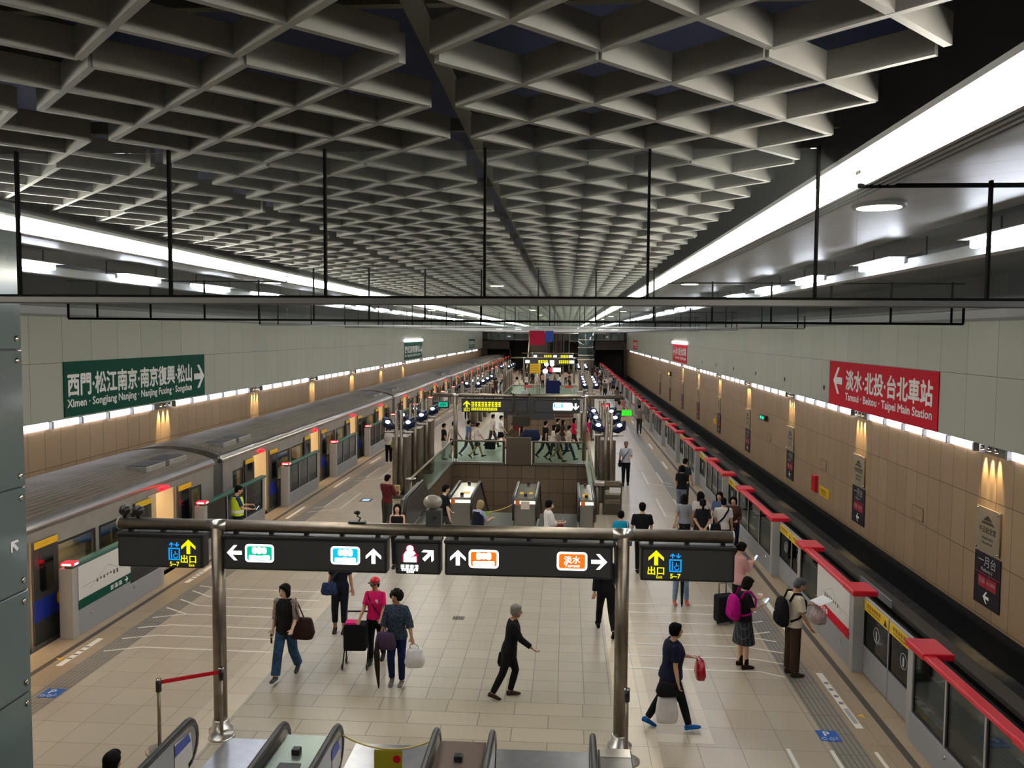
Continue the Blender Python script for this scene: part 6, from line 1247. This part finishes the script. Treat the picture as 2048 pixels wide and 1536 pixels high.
for k in range(46):
    if k < 20: x_, y_, wh = rr.uniform(1.9, 4.5), 60+rr.uniform(0, 52), 'right platform'
    elif k < 30: x_, y_, wh = rr.uniform(-8, -5.6), 70+rr.uniform(0, 45), 'train-side platform'
    else: x_, y_, wh = rr.uniform(-4.6, .5), 82+rr.uniform(0, 16), 'central floor'
    while any(math.hypot(x_-a, y_-b) < .9 for a, b in PT): y_ += .5
    PT.append((x_, y_)); c1 = pal[k % 10]; q = n_by.get((c1, wh), 0); n_by[(c1, wh)] = q+1
    crowd(f'{ORD[q]} tiny distant figure in {cname[c1]} top on the far {wh}', x_, y_, rr.choice((0, 180, 90, -90)), k % 7, c1, rr.choice(['#1b1b1e', '#2d2f38', '#4a443d']), rr.uniform(1.56, 1.76), 'far crowd')
for k, (y_, c1, nm) in enumerate(((25.3, '#2a3d36', 'green'), (31.2, '#b59a82', 'tan'), (19.0, '#37424a', 'slate'), (36.6, '#8a2a2a', 'red'), (42.3, '#3a3a44', 'charcoal'))):
    crowd(f'passenger in {nm} top standing inside the train behind the {ORD[k]} open door', TX-.9, y_+.2, -70, 2 if k % 2 else 3, c1, '#2b2b30', 1.66)
# ================================================================== MIDDLE AND FAR PLATFORM
# low tiled stair enclosure, totems and kiosk behind the crowd
t = thing('stair_enclosure', 'low tan-tiled enclosure with charcoal hoarding behind the crowd at the well', 'enclosure', (-1.6, 47, 0)); TST = tile('enclosure tiles', '#7d6a55', '#75624c', '#463a2e', .45, .3, axes='XZ', mortar=.012, rough=.4); m = MB(); m.box(-2.0, 2.2, -.1, .1, 0, 1.0, TST); m.box(-2.0, -1.8, .1, 9, 0, 1.0, TST); m.box(2.0, 2.2, .1, 9, 0, 1.0, TST); m.build('wall', t)
m = MB(); m.box(-2.0, .9, -.14, -.1, .95, 2.3, mat('charcoal hoarding', '#34373a', .5)); m.build('hoarding', t)
m = MB(); [m.box(.9, 2.0, .1+.3*i, .4+.3*i, .9, 1.0+.12*i, mat('maroon stair', '#5a4038', .5)) for i in range(9)]; m.build('steps', t)
for x_, y_, lab in ((-3.0, 45.5, 'steel service totem left of the enclosure behind the crowd'), (1.1, 45.2, 'dark totem with white and red icons right of the crowd')):
    t = thing('service_totem', lab, 'totem', (x_, y_, 0)); m = MB(); m.rbox(-.33, .33, -.2, .2, .1, 1.5, STEELD, .03); m.rbox(-.42, .42, -.28, .28, 0, .12, STEELD, .02); m.rbox(-.4, .4, -.26, .26, 1.5, 1.56, STEELB, .02); m.build('body', t)
    if x_ > 0: m = MB(); m.box(-.2, -.03, -.215, -.205, 1.0, 1.2, WHITE); m.box(.05, .22, -.215, -.205, 1.0, 1.2, WHITE); m.box(-.14, .16, -.215, -.205, .72, .9, RED); m.box(-.1, .14, -.215, -.205, .45, .6, mat('dull green label', '#5d8a74', .5)); m.build('label', t)
    else: m = MB(); m.box(-.25, .25, -.22, -.2, .5, 1.3, STEEL); m.build('door', t)
t = thing('banner_stand', 'dark navy square banner on a post beyond the second gantry', 'banner', (-.85, 50, 0)); m = MB(); m.rbox(-.42, .42, -.03, .03, 2.18, 2.98, cloth('#131f48'), .01); m.build('banner', t); m = MB(); m.cyl((0, .05, 0), (0, .05, 2.9), .03, STEEL, 10); m.lathe((0, .05, 0), [(.2, 0), (.2, .02), (.03, .05)], STEEL, 16); m.build('post', t)
for x0, x1, z0, z1, colr, lab in ((-2.78, -1.66, 4.98, 6.0, '#8e1230', 'large dark red banner hanging high over the middle of the platform'), (-1.62, -1.02, 5.2, 6.0, '#2b3f86', 'smaller blue banner hanging right beside the dark red banner')):
    t = thing('hanging_banner', lab, 'banner', ((x0+x1)/2, 60.33, z1)); w_ = (x1-x0)/2; m = MB(); m.rbox(-w_, w_, -.015, .015, z0-z1, 0, cloth(colr), .005); m.build('cloth', t); m = MB(); m.cyl((-w_, 0, .02), (w_, 0, .02), .02, STEEL, 8); [m.cyl((a, 0, 0), (a, 0, 7.51-z1), .006, BLACK, 5) for a in (-w_*.8, w_*.8)]; m.build('hanger', t)
# second well with its railing
t = thing('glass_railing', 'distant glass railing of the second well across the platform', 'railing', (0, 0, 0)); rail_side(t, (WX0, 76), (WX1, 76))
for x_, w_ in ((WX0, 'left'), (WX1, 'right')): t = thing('glass_railing', f'distant {w_} glass railing along the second well', 'railing', (0, 0, 0)); rail_side(t, (x_, 64), (x_, 76))
for k, x_ in enumerate((-3.6, .2)):
    t = thing('warning_board', f'{("left", "right")[k]} small red board on the railing of the second well', 'notice', (x_, 75.9, .95)); m = MB(); m.rbox(-.35, .35, -.06, -.03, -.12, .12, mat('salmon board', '#c0473c', .5), .01); m.build('board', t); m = MB(); m.cyl((.3 if k else -.1, 0, -.95), (.3 if k else -.1, 0, .1), .05, STEELB, 10); m.build('post', t)
for k, (x_, lab) in enumerate(((-3.2, 'pale totem beside the left of the second well'), (1.0, 'pale totem beside the right of the second well'))):
    tag(MB().rbox(x_-.25, x_+.25, 62, 62.4, 0, 1.5, GREYL, .03).build('service_totem'), lab, 'totem')
# far gantries
def drawC(m, y, w, h):
    pill(m, -w*.44, -h*.5, .5, .34, y, SC, R3(.34)); blobs(m, -w*.22, -h*.5, w*.2, .36, 4, y, SY); pill(m, w*.06, -h*.5, .5, .34, y, SG if w > 5.6 else SW, R3(.34)); blobs(m, w*.2, -h*.5, w*.24, .36, 6, y, SY); pill(m, w*.46, -h*.5, .5, .34, y, SW, R3(.34))
for y, lab in ((95, 'nearer of the two distant gantries under the red banner'), (118, 'farther of the two distant gantries under the red banner')):
    gantry(y, 'steel sign gantry, '+lab); sign_box('g', 'wide yellow and white lit sign, '+lab, -4.9, .75, y, 2.25, 2.95, drawC, 3.0, 5)
t = thing('hanging_sign', 'yellow notice board hanging left of centre far along the platform', 'sign', (-2.4, 62, 3.55)); m = MB(); m.rbox(-.4, .4, -.04, .04, -.72, 0, YEL, .01); m.build('board', t); m = MB(); [m.box(-.34, .3, -.045, -.04, -.12-.14*i, -.09-.14*i, OLIVE) for i in range(5)]; m.build('lettering', t); m = MB(); m.cyl((.32, .06, -3.55), (.32, .06, .1), .03, STEEL, 8); m.build('post', t)
t = thing('hanging_sign', 'small lit white and red sign near the distant gantries', 'sign', (.05-1.2, 80, 2.45)); m = MB(); m.rbox(-.55, .55, -.08, .08, -.35, .1, CHARF, .02); m.cyl((0, .1, -2.45), (0, .1, .1), .03, STEEL, 8); m.build('housing', t); m = MB(); m.box(-.25, .53, -.085, -.08, -.33, .08, SW); m.box(-.53, -.27, -.085, -.08, -.33, .08, SR); m.build('face', t)
for k, (x_, y_) in enumerate(((-2.6, 72), (-1.9, 72), (-2.2, 88), (-1.6, 88))):
    t = thing('spot_lamp', f'{ORD[k]} bright spotlight on a thin post over the second well', 'lamp', (x_, y_, 0)); m = MB(); m.cyl((0, 0, 0), (0, 0, 2.5), .03, STEEL, 8); m.build('post', t); m = MB(); m.ball((0, -.12, 2.55), (.22, .1, .2), MATS['spot lamp glow'], 12); m.build('lamp', t)
# far escalators up to the gallery, glass lift and galleries
for k, (x_, w_, colr, lab) in enumerate(((-4.4, 1.4, '#4a4036', 'left-hand wide far stair rising to the gallery'), (-1.35, .42, '#5a4a3c', 'brown far escalator rising to the gallery'), (-.15, .42, '#0f1010', 'black far escalator rising to the gallery'), (-2.4, .34, '#3c352f', 'narrow far escalator beside the brown one'))):
    t = thing('far_escalator', lab, 'escalator', (x_, 119.4, 0)); mt = mat('far step '+colr, colr, .6, .2); m = MB()
    for i in range(24): m.box(-w_, w_, .36*i, .36*(i+1)+.02, -.05 if i < 3 else .2*i-.5, .2*(i+1), mt)
    m.build('steps', t)
    for s in (-1, 1): m = MB(); m.add([(s*w_+e, yy, zz) for e in (-.08, .08) for yy, zz in ((-1, 0), (-1, .95), (0, 1.0), (8.6, 5.8), (8.6, 4.6), (0, 0))], [(0, 1, 2, 3, 4, 5), (11, 10, 9, 8, 7, 6)]+[(i, (i+1) % 6, 6+(i+1) % 6, 6+i) for i in range(6)], STEEL); m.build('balustrade', t)
t = thing('glass_lift', 'round steel and glass lift tower at the far end right of the escalators', 'lift', (2.4, 108, 0)); m = MB(); m.lathe((0, 0, 0), [(1.0, 0), (1.0, 2.4), (1.1, 2.4), (1.1, 2.6), (1.0, 2.6)], STEELB, 28); m.build('base', t); m = MB(); m.lathe((0, 0, 2.6), [(.98, 0), (.98, 3.4)], mat('dark lift glass', '#3c4a48', .15), 28); m.build('glass', t); m = MB(); [m.lathe((0, 0, 3.0+i), [(1.0, 0), (1.03, .02), (1.03, .1), (1.0, .12)], STEELB, 28) for i in range(4)]; m.build('ring', t)
b = MB(); b.box(-6, 3.6, 128.1, YEND, 4.55, 4.8, BRN); b.box(XL-.3, XR+.3, YEND, YEND+9, 4.7, 4.85, BRN); struct(b.build('floor_gallery'))
for x0, x1, lab in ((XL+.3, -6.2, 'left'), (3.8, XR-.3, 'right'), (-6, 3.6, 'middle')):
    y = YEND+.2 if lab != 'middle' else 128.3
    t = thing('gallery_railing', f'far glass gallery railing over the {lab} of the end wall', 'railing', ((x0+x1)/2, y, 4.85)); w_ = (x1-x0)/2; m = MB(); m.box(-w_, w_, -.01, .01, .05, 1.0, GLASSG); m.build('glass_pane', t); m = MB(); m.cyl((-w_, 0, 1.05), (w_, 0, 1.05), .05, STEELB, 8); [m.box(-w_+2*w_*i/6-.03, -w_+2*w_*i/6+.03, -.03, .03, 0, 1.05, STEEL) for i in range(7)]; m.build('handrail', t)
for k, x_ in enumerate((-12.2, -11.0, -9.9, -8.4, 4.6, 5.8, 6.9, 8.1)):
    crowd(f'{ORD[k]} tiny figure on the far gallery, counted from the left', x_, YEND+1.5, 180, k % 4, pal[k], '#2d2f38', 1.66, 'gallery people', 4.85)
for k, x_ in enumerate((-11, -8, 5.5, 7.5)):
    tag(MB().rbox(x_-.5, x_+.5, YEND+3, YEND+3.3, 6.5, 6.58, TUBE, .02).build('gallery_lamp'), f'{ORD[k]} small white lamp over the far gallery, counted from the left', 'ceiling light')
# ------------------------------------------------------------------ tidy names: signs share one plain noun
for o in bpy.data.objects:
    if o.type == 'MESH' and o.data.users == 0: bpy.data.objects.remove(o)
